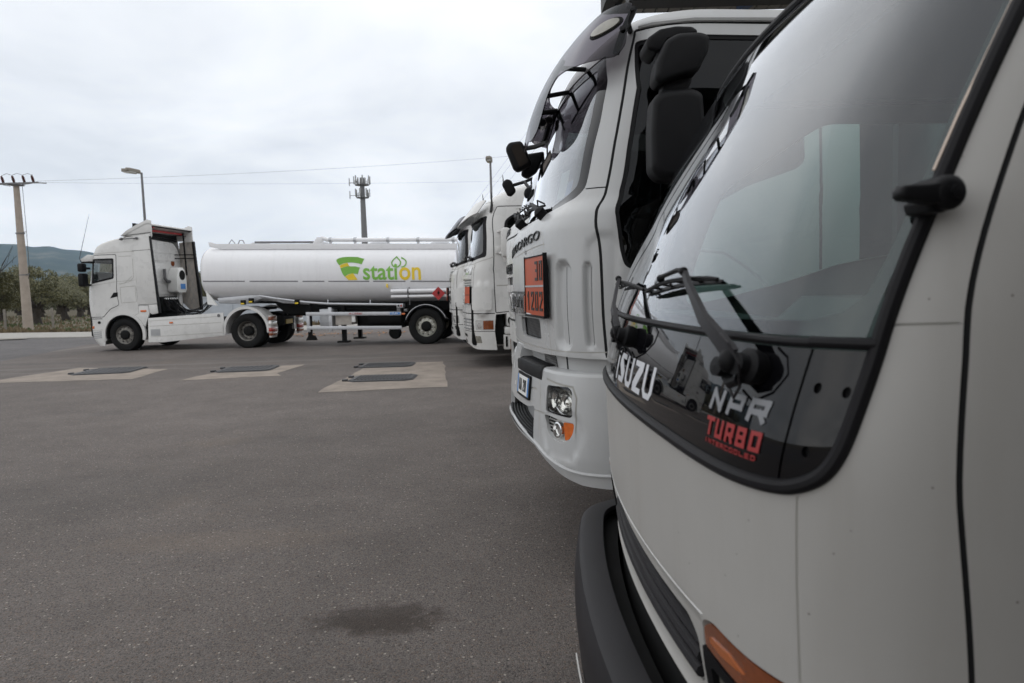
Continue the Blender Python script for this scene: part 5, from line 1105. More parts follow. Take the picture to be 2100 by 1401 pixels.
    # wing mirrors
    for sd in (-1, 1):
        b = MB(F); y0, y1 = sd*1.33, sd*1.55; b.box(.70, .88, min(y0, y1), max(y0, y1), 2.16, 2.72, .06); mo = b.build('mirror', 'white_paint', t)
        b = MB(F); b.tube([(.66, sd*1.2, 2.66), (.78, sd*1.45, 2.70)], .028, 6, True); b.tube([(.66, sd*1.22, 2.25), (.78, sd*1.42, 2.25)], .03, 6, True); b.tube([(.78, sd*1.42, 2.18), (.79, sd*1.40, 2.09)], .05, 8, True); b.build('mirror_arm', 'white_paint', mo)
        b = MB(F); b.box(.876, .886, min(y0, y1)+.03, max(y0, y1)-.03, 2.2, 2.66); b.build('mirror_glass', 'mirror_face', mo)
    b = MB(F); b.box(.60, .72, -1.29, -1.2, 2.24, 2.38, .02); b.build('side_camera_box', 'white_paint', t)
    # entry steps and wheel arch below the door
    b = MB(F); b.box(.78, 1.12, -1.26, -.9, .82, 1.08, .03); st_ = b.build('step_panel', 'white_paint', t)
    b = MB(F); b.lathe([(.10, -.003), (.10, .012), (.075, .02), (.001, .02)], F.p(.90, -1.262, .93), -F.b, 20); b.build('round_cap', 'dark', st_)
    b = MB(F); b.lathe([(.05, .0), (.05, .024), (.001, .03)], F.p(.905, -1.262, .925), -F.b, 16); b.build('cap_centre', 'alu', st_)
    b = MB(F); b.box(.74, 1.10, -1.27, -.9, .665, .805, .015); b.build('step', 'white_paint', t); b = MB(F); b.box(.72, 1.06, -1.25, -.9, .36, .655, .02); b.build('lower_step', 'dirty_white', t)
    b = MB(F); b.box(.75, .79, -1.262, -1.25, .42, .62); b.lathe([(.02, 0), (.02, .004), (.001, .004)], F.p(.95, -1.25, .42), -F.b, 8); b.build('step_slot', 'dark', t, kind='stuff')
    b = MB(F); b.box(.1, .75, -1.1, 1.1, .45, 1.3, .05); b.box(1.15, 2.3, -1.0, 1.0, .9, 1.2, .05); b.build('engine_bay', 'dark', t, kind='stuff')
    b = MB(F); b.side([(2.05, .5), (1.98, .95), (1.7, 1.12), (1.3, 1.1), (1.12, .9), (1.12, 1.15), (2.44, 1.17), (2.44, .5)], -1.25, -1.2, .01); b.build('wheel_arch', 'white_paint', t)
    b = MB(F); b.tube([(.55, -1.12, 3.05), (.57, -1.14, 3.2), (.56, -1.2, 3.42)], [.03, .025, .004], 6, True); b.tube([(.9, -.3, 3.68), (.88, -.3, 3.9)], [.02, .006], 5, True); b.build('antenna', 'wire', t)
    rear_end(F, t, 2.0, 6.5, 1.2, .5, (1.62,), (5.3,))
    return t
scania((-1.53, 17.35), 'farthest parked truck in the row, white cab with dark grille and smoked visor', True)
scania((-1.0, 14.55), 'white high-roof truck with pale grille, second farthest in the parked row', False)
# ================================================================ the truck between (lettering on the nose panel)
def straliser():
    S = Shell((0.0, 8.0), 6, 1.22, .85, .7, 10, [(0, .04), (.6, .02), (1.4, 0), (2.0, -.01), (2.28, .03), (2.32, .09), (2.6, .19), (2.9, .32), (3.1, .55)], [(0, 1), (2.0, 1), (3.1, .93)])
    F = S.fr; t = thing('parked_truck', 'white truck half hidden behind the big mirror truck, only a strip of nose showing', 'truck', tuple(F.p(1.2, 0, 0)), 'white trucks in the yard')
    E = S.s_at(2.2, 2.0)
    outer = [(-E, .95), (-1.45, .62), (-.5, .64), (0, .64), (.5, .64), (1.45, .62), (1.5, .95), (E, .95), (E, 2), (S.s_at(2.2, 3.05), 3.08), (-S.s_at(2.2, 3.05), 3.08)]
    gl = rp([(-1.14, 2.42), (-.6, 2.33), (.6, 2.33), (1.14, 2.42), (1.02, 3.0), (-1.02, 3.0)], .05)
    win = rp([(1.5, 2.1), (2.3, 2.2), (2.3, 2.9), (1.62, 2.9)], .08); low = rect(-.62, .62, 1.26, 1.84, .05); lh = rp([(.72, .98), (1.1, .98), (1.1, 1.12), (.72, 1.14)], .03); c = rect(-.6, .6, .72, .95, .04)
    gr = [([(-1.2, 2.19), (-.4, 2.13), (.4, 2.13), (1.2, 2.19)], .01), ([(-1.4, 1.20), (0, 1.20), (1.4, 1.20)], .012), ([(1.28, 2.95), (1.36, 2.4), (1.45, 1.9), (1.45, .98)], .011)]
    skin('cab_body', S, outer, 'white_paint', t, holes=[gl, win, mir(win), low, lh, mir(lh), c], grooves=gr, sp=.08, thick=.03)
    skin('windscreen', S, gl, ['glass_cab']*3, t, sp=.1, off=-.012, thick=0); skin('window_seal', S, gl, ['rubber']*3, t, holes=[rp([(-1.07, 2.47), (-.6, 2.37), (.6, 2.37), (1.07, 2.47), (.97, 2.95), (-.97, 2.95)], .05)], sp=.08, off=.002, thick=.012)
    for m_ in (win, mir(win)): skin('side_window', S, m_, ['glass_side']*3, t, sp=.12, off=-.01, thick=0)
    skin('grille_backing', S, low, ['mesh_dark']*3, t, sp=.1, off=-.04, thick=0); skin('grille_backing', S, c, ['dark']*3, t, sp=.1, off=-.04, thick=0)
    for z0, z1 in ((1.69, 1.72), (1.52, 1.60), (1.36, 1.44), (1.26, 1.29)): polys('grille_bar', [rect(-.6, .6, z0, z1, .01)], S, 'white_paint', t, .004, .04, .08)
    for m_ in (lh, mir(lh)): skin('headlight', S, m_, ['lamp_clear']*3, t, sp=.06, off=-.006, thick=.01)
    for m_ in (1, -1): polys('indicator', [[(m_*.37, .80), (m_*.47, .80), (m_*.47, .94), (m_*.37, .94)][::m_]], S, 'amber_deep', t, .006, .006)
    text('lettering', 'STRALIS', S, -.72, .08, 2.175, .075, 'letter_black', t, .006, .006, bold=.02); lettering('maker_badge', 'IVECO', S, -.22, .38, 1.735, .085, .02, 'letter_black', t, .02, .02)
    roof(S, 3.08, S.s_at(2.2, 3.08), .06, 'white_paint', t); b = MB(F); b.box(2.15, 2.2, -1.15, 1.15, .9, 3.05, .01); b.build('rear_wall', 'white_paint', t)
    b = MB(F); b.box(.3, .7, -1.05, 1.05, 1.3, 2.2, .08); b.build('dashboard', 'interior', t); b = MB(F); b.box(2.05, 2.12, -1.1, 1.1, 1.2, 2.95); b.box(.1, 2.1, -1.05, 1.05, .8, 1.2, .05); b.build('cab_lining', 'interior', t, kind='stuff')
    wipers(S, t, [(.25, -.15, 2.40), (.85, .5, 2.42)], 2.33)
    fnP = lambda Y: (lambda u, v_, d: (u, Y+d, v_))
    b = MB(); pillow(b, rp([(-.071, 2.825), (-.013, 2.885), (.049, 2.865), (.107, 2.733), (.043, 2.673), (-.001, 2.683)], .03), fnP(8.4), -.05, .06, .03); m1 = b.build('front_mirror', 'black_plastic', t)
    b = MB(); pillow(b, rp([(.303, 2.723), (.293, 2.658), (.215, 2.564), (.18, 2.628), (.202, 2.693)][::-1], .03), fnP(7.9), -.05, .06, .03); b.build('front_mirror', 'black_plastic', t)
    b = MB(); b.tube([(.04, 8.4, 2.80), (.203, 8.2, 2.813), (.253, 7.95, 2.70)], .02, 6); b.tube([(.203, 8.2, 2.813), (.35, 8.2, 2.87)], .018, 6); b.build('mirror_arm', 'black_plastic', m1)
    rear_end(F, t, 2.0, 6, 1.16, .5, (1.3,), (5.0,))
straliser()
# ================================================================ truck with the big black mirrors
def eurotruck():
    S = Shell((.07, 4.42), 6, 1.12, .78, .75, 10, [(0, .04), (1.0, 0.0), (1.5, -.03), (1.85, -.02), (1.92, 0), (2.02, .08), (2.3, .15), (2.6, .24), (2.8, .32), (2.87, .35), (2.905, .385)], [(0, 1), (1.8, 1), (2.86, .955), (2.905, .935)])
    B = Shell((.02, 4.42), 6, 1.13, .78, .75, 10, [(0, .10), (.5, .04), (.7, -.02), (1.0, -.0), (1.2, .03)], [(0, 1), (3, 1)])
    F = S.fr; t = thing('parked_truck', 'white truck with large black side mirror, smoked sun visor and orange 30 1202 plate', 'truck', tuple(F.p(1.2, 0, 0)), 'white trucks in the yard')
    XR = float(np.interp(2.324, S.ss, S.X)+S.xf(2.31)); XD = float(np.interp(2.12, S.ss, S.X)+S.xf(2.30)); E = S.s_at(XR, 1.6)
    caps = []
    for m_ in (1, -1):
        caps += [(m_*.935, 1.30, m_*.945, 1.64, .035, .034, .035), (m_*1.105, 1.28, m_*1.105, 1.66, .008, .022, .018), (m_*1.18, 1.30, m_*1.18, 1.74, .055, .010, .05)]
    S.disp = capsules(caps)
    outer = [(-S.s_at(XR, 1.2), 1.2), (-1.2, 1.2), (-.9, 1.207), (-.55, 1.20), (.0, 1.19), (.55, 1.20), (.9, 1.207), (1.2, 1.2), *[(S.s_at(XR, z_), z_) for z_ in np.linspace(1.2, 2.905, 24)], *[(-S.s_at(XR, z_), z_) for z_ in np.linspace(2.905, 1.25, 24)]]
    gl = rp([(-.955, 2.06), (-.90, 2.02), (-.76, 1.995), (-.5, 1.965), (-.2, 1.945), (.2, 1.945), (.5, 1.965), (.76, 1.995), (.90, 2.02), (.955, 2.06), (.965, 2.4), (.94, 2.6), (.82, 2.77), (-.82, 2.77), (-.94, 2.6), (-.965, 2.4)], .03)
    win = rp([(1.03, 2.775), (1.13, 2.53), (1.152, 2.3), (1.162, 2.02), (1.245, 1.88), (1.268, 1.73), (1.295, 1.645), (1.52, 1.65), (1.62, 1.80), (1.74, 2.015), (2.04, 2.12), (2.07, 2.16), (1.93, 2.72), (1.86, 2.77)], [.03, 0, 0, .02, .05, .05, .05, .06, .1, .1, .04, .04, .05, .05])
    door = curve([(1.011, 2.834), (1.020, 2.79), (1.033, 2.716), (1.073, 2.469), (1.087, 2.252), (1.088, 2.10), (1.098, 2.0), (1.135, 1.90), (1.172, 1.705), (1.180, 1.5), (1.182, 1.215)], 40)+[(S.s_at(XD, z_), z_) for z_ in np.linspace(1.215, 2.834, 30)]
    gi = [rect(.16, .64, 1.275, 1.392, .03), mir(rect(.16, .64, 1.275, 1.392, .03))]
    gr = [(door+[door[0]], .0075, 1, .014), ([(.958, 2.058), (1.085, 2.052)], .003, 1), ([(-.958, 2.058), (-1.085, 2.052)], .003, 1), (curve([(.79, 1.20), (.775, 1.5), (.74, 1.75), (.70, 1.87)]), .003, 2, .004), (mir(curve([(.79, 1.20), (.775, 1.5), (.74, 1.75), (.70, 1.87)])), .003, 2, .004),
          ([(-.74, 1.80), (0, 1.765), (.74, 1.80)], .003, 2, .004), ([(.94, 1.265), (.945, 1.67)], .0022, 1, .003), ([(1.118, 1.27), (1.118, 1.66)], .002, 1, .003), ([(-.8, 1.232), (0, 1.225), (.8, 1.232), (1.18, 1.235)], .003, 2, .004)]
    o = skin('cab_body', S, outer, ['euro_paint', 'seam', 'groove'], t, holes=[gl, win, mir(win)]+gi, regions=[('door', door, None, None, None)], grooves=gr, sp=.034, thick=.022, fine=[(.86, 1.26, 1.24, 1.80, .011), (-1.26, -.86, 1.24, 1.80, .02)])
    skin('windscreen', S, gl, ['glass_cab']*3, t, sp=.06, off=-.008, thick=0)
    fr = rp([(-.90, 2.07), (-.74, 2.04), (-.5, 2.005), (-.2, 1.985), (.2, 1.985), (.5, 2.005), (.74, 2.04), (.875, 2.08), (.875, 2.4), (.85, 2.58), (.76, 2.71), (-.76, 2.71), (-.85, 2.58), (-.875, 2.4)], .04)
    skin('window_seal', S, gl, ['gloss_black']*3, t, holes=[fr], sp=.06, off=-.004, thick=.004)
    wi = rp([(1.055, 2.755), (1.15, 2.53), (1.172, 2.3), (1.182, 2.02), (1.265, 1.88), (1.288, 1.73), (1.31, 1.665), (1.51, 1.67), (1.60, 1.81), (1.73, 2.035), (2.03, 2.14), (2.05, 2.17), (1.91, 2.71), (1.85, 2.75)], [.03, 0, 0, .02, .05, .05, .04, .05, .1, .1, .03, .03, .04, .04])
    skin('window_seal', S, win, ['black_plastic']*3, o[1], holes=[wi], sp=.06, off=-.006, thick=.012)
    skin('side_window', S, win, ['glass_side']*3, o[1], sp=.08, off=-.012, thick=0); skin('side_window', S, mir(win), ['glass_side']*3, t, sp=.1, off=-.012, thick=0)
    for g_ in gi: skin('lower_grille', S, g_, ['mesh_dark']*3, t, sp=.06, off=-.03, thick=0)
    # raised lip under the grilles
    b = MB(); Sx = np.linspace(.12, .70, 24)
    for m_ in (1, -1): b.tube([S.P(np.array([m_*s]), np.array([1.405+.01*math.sin((s-.12)*5)]), .004)[0] for s in Sx], .012, 8)
    b.build('grille_trim', 'euro_paint', t, kind='stuff')
    # raised letters
    text('lettering', 'EUROCARGO', S, -.36, .655, 1.772, .052, 'letter_black', t, .004, .004, bold=-.005, slope=.058)
    bd = polys('badge_backing', [rp([(-.42, 1.405), (.42, 1.405), (.42, 1.545), (-.42, 1.545)], .02)], S, 'mesh_dark', t, .006, .006)
    lettering('maker_badge', 'IVECO', S, -.40, .40, 1.415, .115, .034, 'chrome', bd, .022, .014, gap=.16)
    polys('small_mark', [rect(.33, .335, 1.765, 1.79), rect(.335, .36, 1.765, 1.770), rect(.365, .37, 1.765, 1.785), rect(.37, .385, 1.78, 1.785)], S, 'stripe_grey', t, .002, .001)
    # orange hazard plate on its bracket, set square to the nose
    c0 = np.array([.092, 4.03, 1.575]); c1 = np.array([.180, 3.59, 1.575]); rv = (c1-c0)/np.linalg.norm(c1-c0); wd = float(np.linalg.norm(c1-c0)); FB = Flat(c0-np.array([0, 0, .16]), rv, (0, 0, 1))
    fn = lambda u, v_, d: FB.P(np.array([u]), np.array([v_]), d)[0]
    b = MB(); b.prism([(0, 0), (wd, 0), (wd, .155), (0, .155)], fn, 0, .004); b.prism([(0, .165), (wd, .165), (wd, .32), (0, .32)], fn, 0, .004); hp = b.build('hazard_plate', 'orange_plate', t, kind='stuff', label='orange plate reading 30 over 1202')
    b = MB()
    for a_ in ((-.008, .004, -.012, .330), (wd-.004, wd+.006, -.012, .333)): b.prism([(a_[0], a_[2]), (a_[1], a_[2]), (a_[1], a_[3]), (a_[0], a_[3])], fn, -.014, .008)
    b.prism([(0, -.012), (wd, -.012), (wd, .0), (0, 0)], fn, -.02, .010); b.prism([(0, .32), (wd, .32), (wd, .326), (0, .326)], fn, -.01, .009); b.build('plate_frame', 'black_plastic', hp)
    b = MB(); b.prism([(0, .155), (wd, .155), (wd, .165), (0, .165)], fn, -.001, .007); b.build('divider', 'alu', hp)
    lettering('digits', '30', FB, wd*.56, wd*.94, .19, .105, .016, 'letter_black', hp, .0075, .003, gap=.3); lettering('digits', '1202', FB, wd*.10, wd*.93, .025, .105, .015, 'letter_black', hp, .0075, .003, gap=.3)
    b = MB(); b.prism(rect(.01, wd-.01, .02, .30), fn, -.02, -.002); b.build('plate_back', 'dark', hp)
    # smoked visor
    V_ = Shell((.07, 4.42), 6, 1.14, .78, .65, 10, [(2.4, .055), (2.6, .09), (2.75, .14), (2.9, .22), (3.05, .36), (3.15, .52)], [(2.5, 1), (3.1, .95)])
    hv = [(1.12, 2.945), (1.19, 2.73), (1.165, 2.668), (1.05, 2.672), (.86, 2.69), (.68, 2.722), (.53, 2.735), (.44, 2.67), (.40, 2.56), (.33, 2.49), (.2, 2.465), (.06, 2.475), (0, 2.50)]
    vo = rp(hv+[(-x, z) for x, z in hv[::-1][1:]]+[(-.92, 2.96), (-.5, 2.975), (0, 2.98), (.5, 2.975), (.92, 2.96)], .05)
    vs = skin('sun_visor', V_, vo[::-1] if False else vo, ['smoke']*3, t, sp=.04, thick=.008)
    for m_ in (1, -1):
        el = [(m_*(1.03+.080*math.cos(a)), 2.832+.032*math.sin(a)+.010*math.cos(a)) for a in np.linspace(0, 6.0, 22)]
        polys('marker_lamp', [el], V_, 'lamp_glass', vs, .012, .02, .04); el2 = [(m_*(1.03+.095*math.cos(a)), 2.832+.042*math.sin(a)+.012*math.cos(a)) for a in np.linspace(0, 6.0, 22)]; polys('lamp_bezel', [el2], V_, 'dark', vs, .004, .006, .04)
        b = MB(); P = lambda s, z, o_: V_.P(np.array([m_*s]), np.array([z]), o_)[0]
        b.tube([P(1.13, 2.92, -.02), P(1.14, 2.80, -.02), P(1.14, 2.70, -.03)], .018, 6); b.tube([P(1.14, 2.85, -.02), S.P(np.array([m_*.98]), np.array([2.84]), 0)[0]], .014, 6)
        for z in (2.895, 2.80): b.lathe([(.014, 0), (.014, .012), (.001, .014)], P(1.145, z, 0), V_.Nn(np.array([m_*1.145]), np.array([z]))[0], 8)
        b.build('visor_bracket', 'black_plastic', vs)
        b = MB(); b.tube([P(.2, 2.72, -.01), S.P(np.array([m_*.22]), np.array([2.74]), 0)[0]], .014, 6); b.tube([P(.5, 2.80, -.01), S.P(np.array([m_*.5]), np.array([2.79]), 0)[0]], .014, 6); b.tube([P(.1, 2.66, -.01), P(.5, 2.84, -.01)], .010, 6); b.build('visor_stay', 'black_plastic', vs)
    # mirrors hung from the visor's centre
    fnP = lambda Y: (lambda u, v_, d: (u, Y+d, v_))
    b = MB(); pillow(b, rp([(-.007, 2.604), (.022, 2.647), (.11, 2.657), (.141, 2.611), (.187, 2.491), (.176, 2.47), (.081, 2.43), (.049, 2.452)], .02), fnP(5.2), -.05, .06, .03); m1 = b.build('front_mirror', 'black_plastic', t)
    b = MB(); b.prism(rp([(.035, 2.60), (.055, 2.628), (.10, 2.632), (.165, 2.50), (.095, 2.46)], .02), fnP(5.2), -.056, -.052, 0); b.build('mirror_glass', 'mirror_face', m1)
    b = MB(); pillow(b, rp([(.144, 2.586), (.291, 2.604), (.278, 2.549), (.23, 2.45), (.156, 2.403), (.106, 2.432)], .02), fnP(5.35), -.05, .06, .03); b.build('front_mirror', 'black_plastic', t)
    b = MB(); pillow(b, rp([(.371, 2.45), (.379, 2.417), (.363, 2.322), (.284, 2.275), (.246, 2.316), (.258, 2.382), (.327, 2.433)], .02), fnP(4.6), -.04, .05, .03); m2 = b.build('front_mirror', 'black_plastic', t)
    b = MB(); b.prism(rp([(.35, 2.425), (.345, 2.33), (.285, 2.295), (.265, 2.33), (.28, 2.38)], .02), fnP(4.6), -.046, -.042, 0); b.build('mirror_glass', 'mirror_face', m2)
    b = MB(); b.tube([(.12, 5.2, 2.60), (.21, 5.0, 2.575), (.28, 4.8, 2.56), (.335, 4.62, 2.44)], .017, 6); b.tube([(.26, 4.9, 2.565), (.30, 4.85, 2.68), (.36, 4.8, 2.76)], .017, 6); b.build('mirror_arm', 'black_plastic', m1)
    b = MB(); b.sphere((.245, 4.72, 2.68), .035, 10, (1, 1, .8)); b.sphere((.29, 4.6, 2.665), .028, 10, (1, 1, .9)); b.build('mirror_joint', 'black_plastic', m1, kind='stuff')
    # big wing mirrors on the near side (and their twins)
    for sd in (0, 1):
        if sd == 0: T_ = lambda p: p
        else:
            def T_(p):
                d = np.array(p)-F.O; y = float(d@F.b); return tuple(np.array(p)-2*y*F.b)
        g_ = lambda Y: (lambda u, v_, d: T_((u, Y+d, v_)))
        b = MB(); pillow(b, rp([(.701, 2.615), (.756, 2.641), (.852, 2.643), (.89, 2.628), (.886, 2.566), (.837, 2.474), (.766, 2.46), (.67, 2.428), (.649, 2.454), (.661, 2.529)], .02), g_(3.08), -.07, .09, .03); mu_ = b.build('wing_mirror', 'black_plastic', t)
        b = MB(); pillow(b, rp([(.643, 2.373), (.682, 2.403), (.805, 2.412), (.859, 2.391), (.868, 2.234), (.868, 2.043), (.80, 2.02), (.671, 2.020), (.632, 2.062), (.632, 2.24)], .025), g_(3.08), -.07, .10, .035); ml_ = b.build('wing_mirror', 'black_plastic', t)
        b = MB(); pillow(b, rp([(.690, 2.46), (.83, 2.467), (.80, 2.40), (.69, 2.40)], .02), g_(3.1), -.03, .05, .012); b.build('mirror_neck', 'black_plastic', mu_)
        b = MB(); pillow(b, rp([(.628, 2.628), (.635, 2.647), (.688, 2.682), (.76, 2.693), (.832, 2.689), (.858, 2.672), (.845, 2.65), (.76, 2.645), (.713, 2.638), (.69, 2.60), (.677, 2.58), (.634, 2.599)], .01), g_(3.15), -.07, .12, .02); b.build('mirror_arm', 'black_plastic', mu_)
        b = MB(); b.prism([(.862, 2.385), (.868, 2.385), (.876, 2.06), (.870, 2.06)], g_(3.1), .0, .02); b.build('mirror_edge', 'grey_paint', ml_)
    # bumper
    head = rp([(.795, .90), (1.035, .895), (1.028, 1.035), (1.0, 1.055), (.795, 1.045)], .03)
    low = rp([(.785, .885), (1.048, .872), (1.045, .82), (1.018, .78), (.967, .757), (.882, .765), (.81, .80)], .02); hole = rp([(-.60, .715), (.60, .715), (.605, .90), (.45, .875), (.0, .865), (-.45, .875), (-.605, .90)], .02)
    bo = [(-2.05, .545), (-1.187, .545), (-1.05, .55), (-.93, .575), (-.74, .64), (-.62, .68), (.0, .69), (.62, .68), (.74, .64), (.845, .605), (.947, .572), (1.055, .549), (1.187, .544), (2.05, .545), (2.05, 1.11), (-2.05, 1.11)]
    B.disp = capsules([(.92, .80, .97, .80, .12, .012, .04), (-.92, .80, -.97, .80, .12, .012, .04)])
    gb = [([(.44, .868), (.62, .88), (.79, .888)], .004, 2), ([(.63, 1.08), (.70, 1.0), (.715, .75)], .005, 2), ([(-.63, 1.08), (-.70, 1.0), (-.715, .75)], .005, 2), ([(.79, 1.075), (.9, 1.065), (1.03, 1.055), (1.06, 1.0), (1.06, .82)], .005, 2), ([(.50, .99), (.62, 1.0)], .005, 2)]
    bu = skin('bumper', B, bo, ['euro_paint', 'seam', 'groove'], t, holes=[head, mir(head), low, mir(low), hole], grooves=gb, sp=.036, thick=.03)
    ledge(B, -2.0, 2.0, 1.11, .12, 'bumper_top', 'euro_paint', bu, rnd_=.02)
    # projecting lip along the lower bumper
    b = MB(); cl = interp_smooth([(0, .735), (.62, .70), (.872, .650), (1.012, .622), (1.117, .614), (2.0, .61)]); b.tube([B.P(np.array([s]), np.array([float(cl(abs(s)))]), .0)[0] for s in np.linspace(-1.9, 1.9, 90)], .010, 8); b.build('bumper_lip', 'euro_paint', bu)
    skin('bumper_recess', B, hole, ['euro_paint']*3, bu, sp=.08, off=-.12, thick=0)
    b = MB(F)
    for k in range(6): Sx = np.linspace(-.60, .60, 24); q = .0+.02*k; b.tube([B.P(np.array([s]), np.array([.722]), -.012-q)[0] for s in Sx], .007, 6)
    b.build('step_ribs', 'black_plastic', bu, kind='stuff')
    skin('step_tread', B, rect(-.6, .6, .70, .722), ['black_plastic']*3, bu, sp=.05, off=.002, thick=.12)
    for m_ in (1, -1):
        M_ = (lambda p: p) if m_ > 0 else mir
        hd = skin('headlight', B, M_(head), ['lamp_clear']*3, bu, sp=.04, off=-.05, thick=0); skin('headlight_glass', B, M_(head), ['lamp_cover']*3, hd, sp=.04, off=-.006, thick=0)
        skin('headlight_bezel', B, M_(head), ['gloss_black']*3, hd, holes=[M_(rp([(.802, .906), (1.027, .901), (1.020, 1.022), (.99, 1.040), (.803, 1.032)], .03))], sp=.05, off=-.012, thick=.03)
        for c_ in (.862, .965):
            n = B.Nn(np.array([m_*c_]), np.array([.97]))[0]; p = B.P(np.array([m_*c_]), np.array([.97]), -.045)[0]; b = MB(); b.lathe([(.062, .034), (.054, .014), (.03, .002), (.018, .004), (.016, .02), (.001, .024)], p, n, 24); b.build('reflector', 'chrome', hd)
        lw = skin('lower_lamp', B, M_(low), ['lamp_clear']*3, bu, sp=.04, off=-.022, thick=.0)
        n = B.Nn(np.array([m_*.915]), np.array([.82]))[0]; b = MB(); b.lathe([(.045, .002), (.042, .016), (.034, .018), (.030, .004), (.001, .002)], B.P(np.array([m_*.915]), np.array([.82]), -.02)[0], n, 20); b.build('fog_lamp', 'chrome', lw)
        b = MB()
        for i in range(5):
            for j in range(5):
                s_, z_ = .80+i*.018, .80+j*.018
                if math.hypot(s_-.915, z_-.82) > .05 and inpoly(np.array([s_]), np.array([z_]), low)[0]: b.lathe([(.006, 0), (.006, .003), (.001, .003)], B.P(np.array([m_*s_]), np.array([z_]), -.020)[0], n, 6)
        b.build('lamp_studs', 'dark', lw, kind='stuff')
        polys('indicator', [M_(rp([(.965, .868), (1.046, .868), (1.043, .82), (1.012, .782), (.985, .772)], .01))], B, 'orange_lens', lw, -.006, .012, .04)
    pl = polys('licence_plate', [rect(.20, .50, .93, 1.04)], B, 'sticker_white', bu, .014, .008, .06); polys('plate_band', [rect(.20, .225, .93, 1.04)], B, 'sticker_blue', pl, .016, .001, .06); polys('plate_band', [rect(.475, .50, .93, 1.04)], B, 'sticker_blue', pl, .016, .001, .06)
    lettering('plate_marks', 'BA', B, .25, .33, .95, .07, .012, 'letter_black', pl, .016, .001); lettering('plate_marks', '20', B, .36, .44, .95, .07, .012, 'letter_black', pl, .016, .001)
    skin('plate_frame', B, rect(.185, .515, .915, 1.055, .01), ['black_plastic']*3, pl, holes=[rect(.20, .50, .93, 1.04)], sp=.06, off=.013, thick=.01)
    # rubber tread on the bumper's upper step and the cab skirt above it
    B.disp = None
    ledge(B, .06, .70, 1.108, .16, 'rubber_step', 'black_plastic', bu, drop=.05, off=.008, rnd_=.03)
    b = MB()
    for k in range(6):
        for s0 in (.16, .34, .50):
            b.tube([B.P(np.array([s]), np.array([1.13]), -.02-.02*k)[0] for s in np.linspace(s0, s0+.12, 5)], .004, 5)
    b.build('tread_ribs', 'grey_plastic', bu, kind='stuff')
    polys('step_block', [rp([(-.15, 1.10), (.12, 1.10), (.12, 1.21), (-.12, 1.21)], .02)], B, 'euro_paint', bu, .004, .12, .05)
    skin('cab_skirt', S, [(-1.9, 1.0), (1.9, 1.0), (1.9, 1.23), (-1.9, 1.23)], ['euro_paint', 'seam', 'groove'], t, grooves=[([(.86, 1.0), (.86, 1.22)], .010, 1, .01)], sp=.06, off=-.055, thick=.02)
    skin('vent_mesh', S, rp([(.50, 1.06), (.74, 1.06), (.70, 1.19), (.50, 1.19)], .02), ['mesh_grille']*3, t, sp=.05, off=-.048, thick=.006)
    # roof, gutter, rear wall, inside
    roof(S, 2.905, S.s_at(XR, 2.905), .015, 'euro_paint', t)
    b = MB(); b.tube([S.P(np.array([s]), np.array([z]), .002)[0] for s, z in ((1.03, 2.848), (1.1, 2.850), (1.3, 2.85), (1.6, 2.852), (1.9, 2.853), (2.25, 2.853))], [.012, .016, .016, .016, .016, .016], 8); b.build('roof_gutter', 'euro_paint', t)
    b = MB(F); b.box(XR-.04, XR-.005, -1.04, 1.04, .9, 2.9, .01); b.build('rear_wall', 'euro_paint', t); b = MB(F); b.box(1.82, 1.85, -1.04, 1.04, 1.2, 2.8); b.box(.35, 1.82, -1.05, 1.05, .95, 1.25, .03); b.box(.55, 1.8, -1.0, 1.0, 2.78, 2.82); b.build('cab_lining', 'interior', t, kind='stuff')
    b = MB(F); b.box(.28, .66, -.98, .98, 1.3, 1.93, .08); b.build('dashboard', 'interior', t)
    for y in (-.82, .3): b = MB(F); b.box(1.0, 1.45, y, y+.5, 1.35, 1.75, .07); b.box(1.38, 1.55, y, y+.5, 1.65, 2.35, .06); b.box(1.42, 1.54, y+.12, y+.38, 2.38, 2.6, .05); b.build('seat', 'interior', t, kind='stuff')
    b = MB(F); b.tube([(.82+.09*math.sin(a), -.57+.22*math.cos(a), 1.93+.19*math.sin(a)) for a in np.linspace(0, 6.283, 24)], .016, 6, True); b.tube([(.82, -.57, 1.93), (.66, -.57, 1.78)], .03, 6, True); b.build('steering_wheel', 'grey_plastic', t)
    polys('windscreen_sticker', [rect(.70, .78, 2.06, 2.13)], S, 'sticker_blue', t, -.014, .001); polys('windscreen_sticker', [rect(.56, .70, 2.05, 2.20)], S, 'sticker_white', t, -.014, .001)
    wipers(S, t, [(.55, .12, 2.04), (-.1, -.3, 2.02)], 1.965)
    rear_end(F, t, 1.7, 6, 1.05, .46, (1.15,), (4.8,))
    b = MB(F); b.box(2.02, 6.2, -1.1, 1.1, 1.0, 2.75, .25, 4); b.build('tank_body', 'tank_dark', t)
    b = MB(F)
    for z in (1.5, 2.2): b.box(2.4, 5.9, -1.115, -1.10, z, z+.04, .005)
    b.build('side_rail', 'galv', t, kind='stuff')
eurotruck()
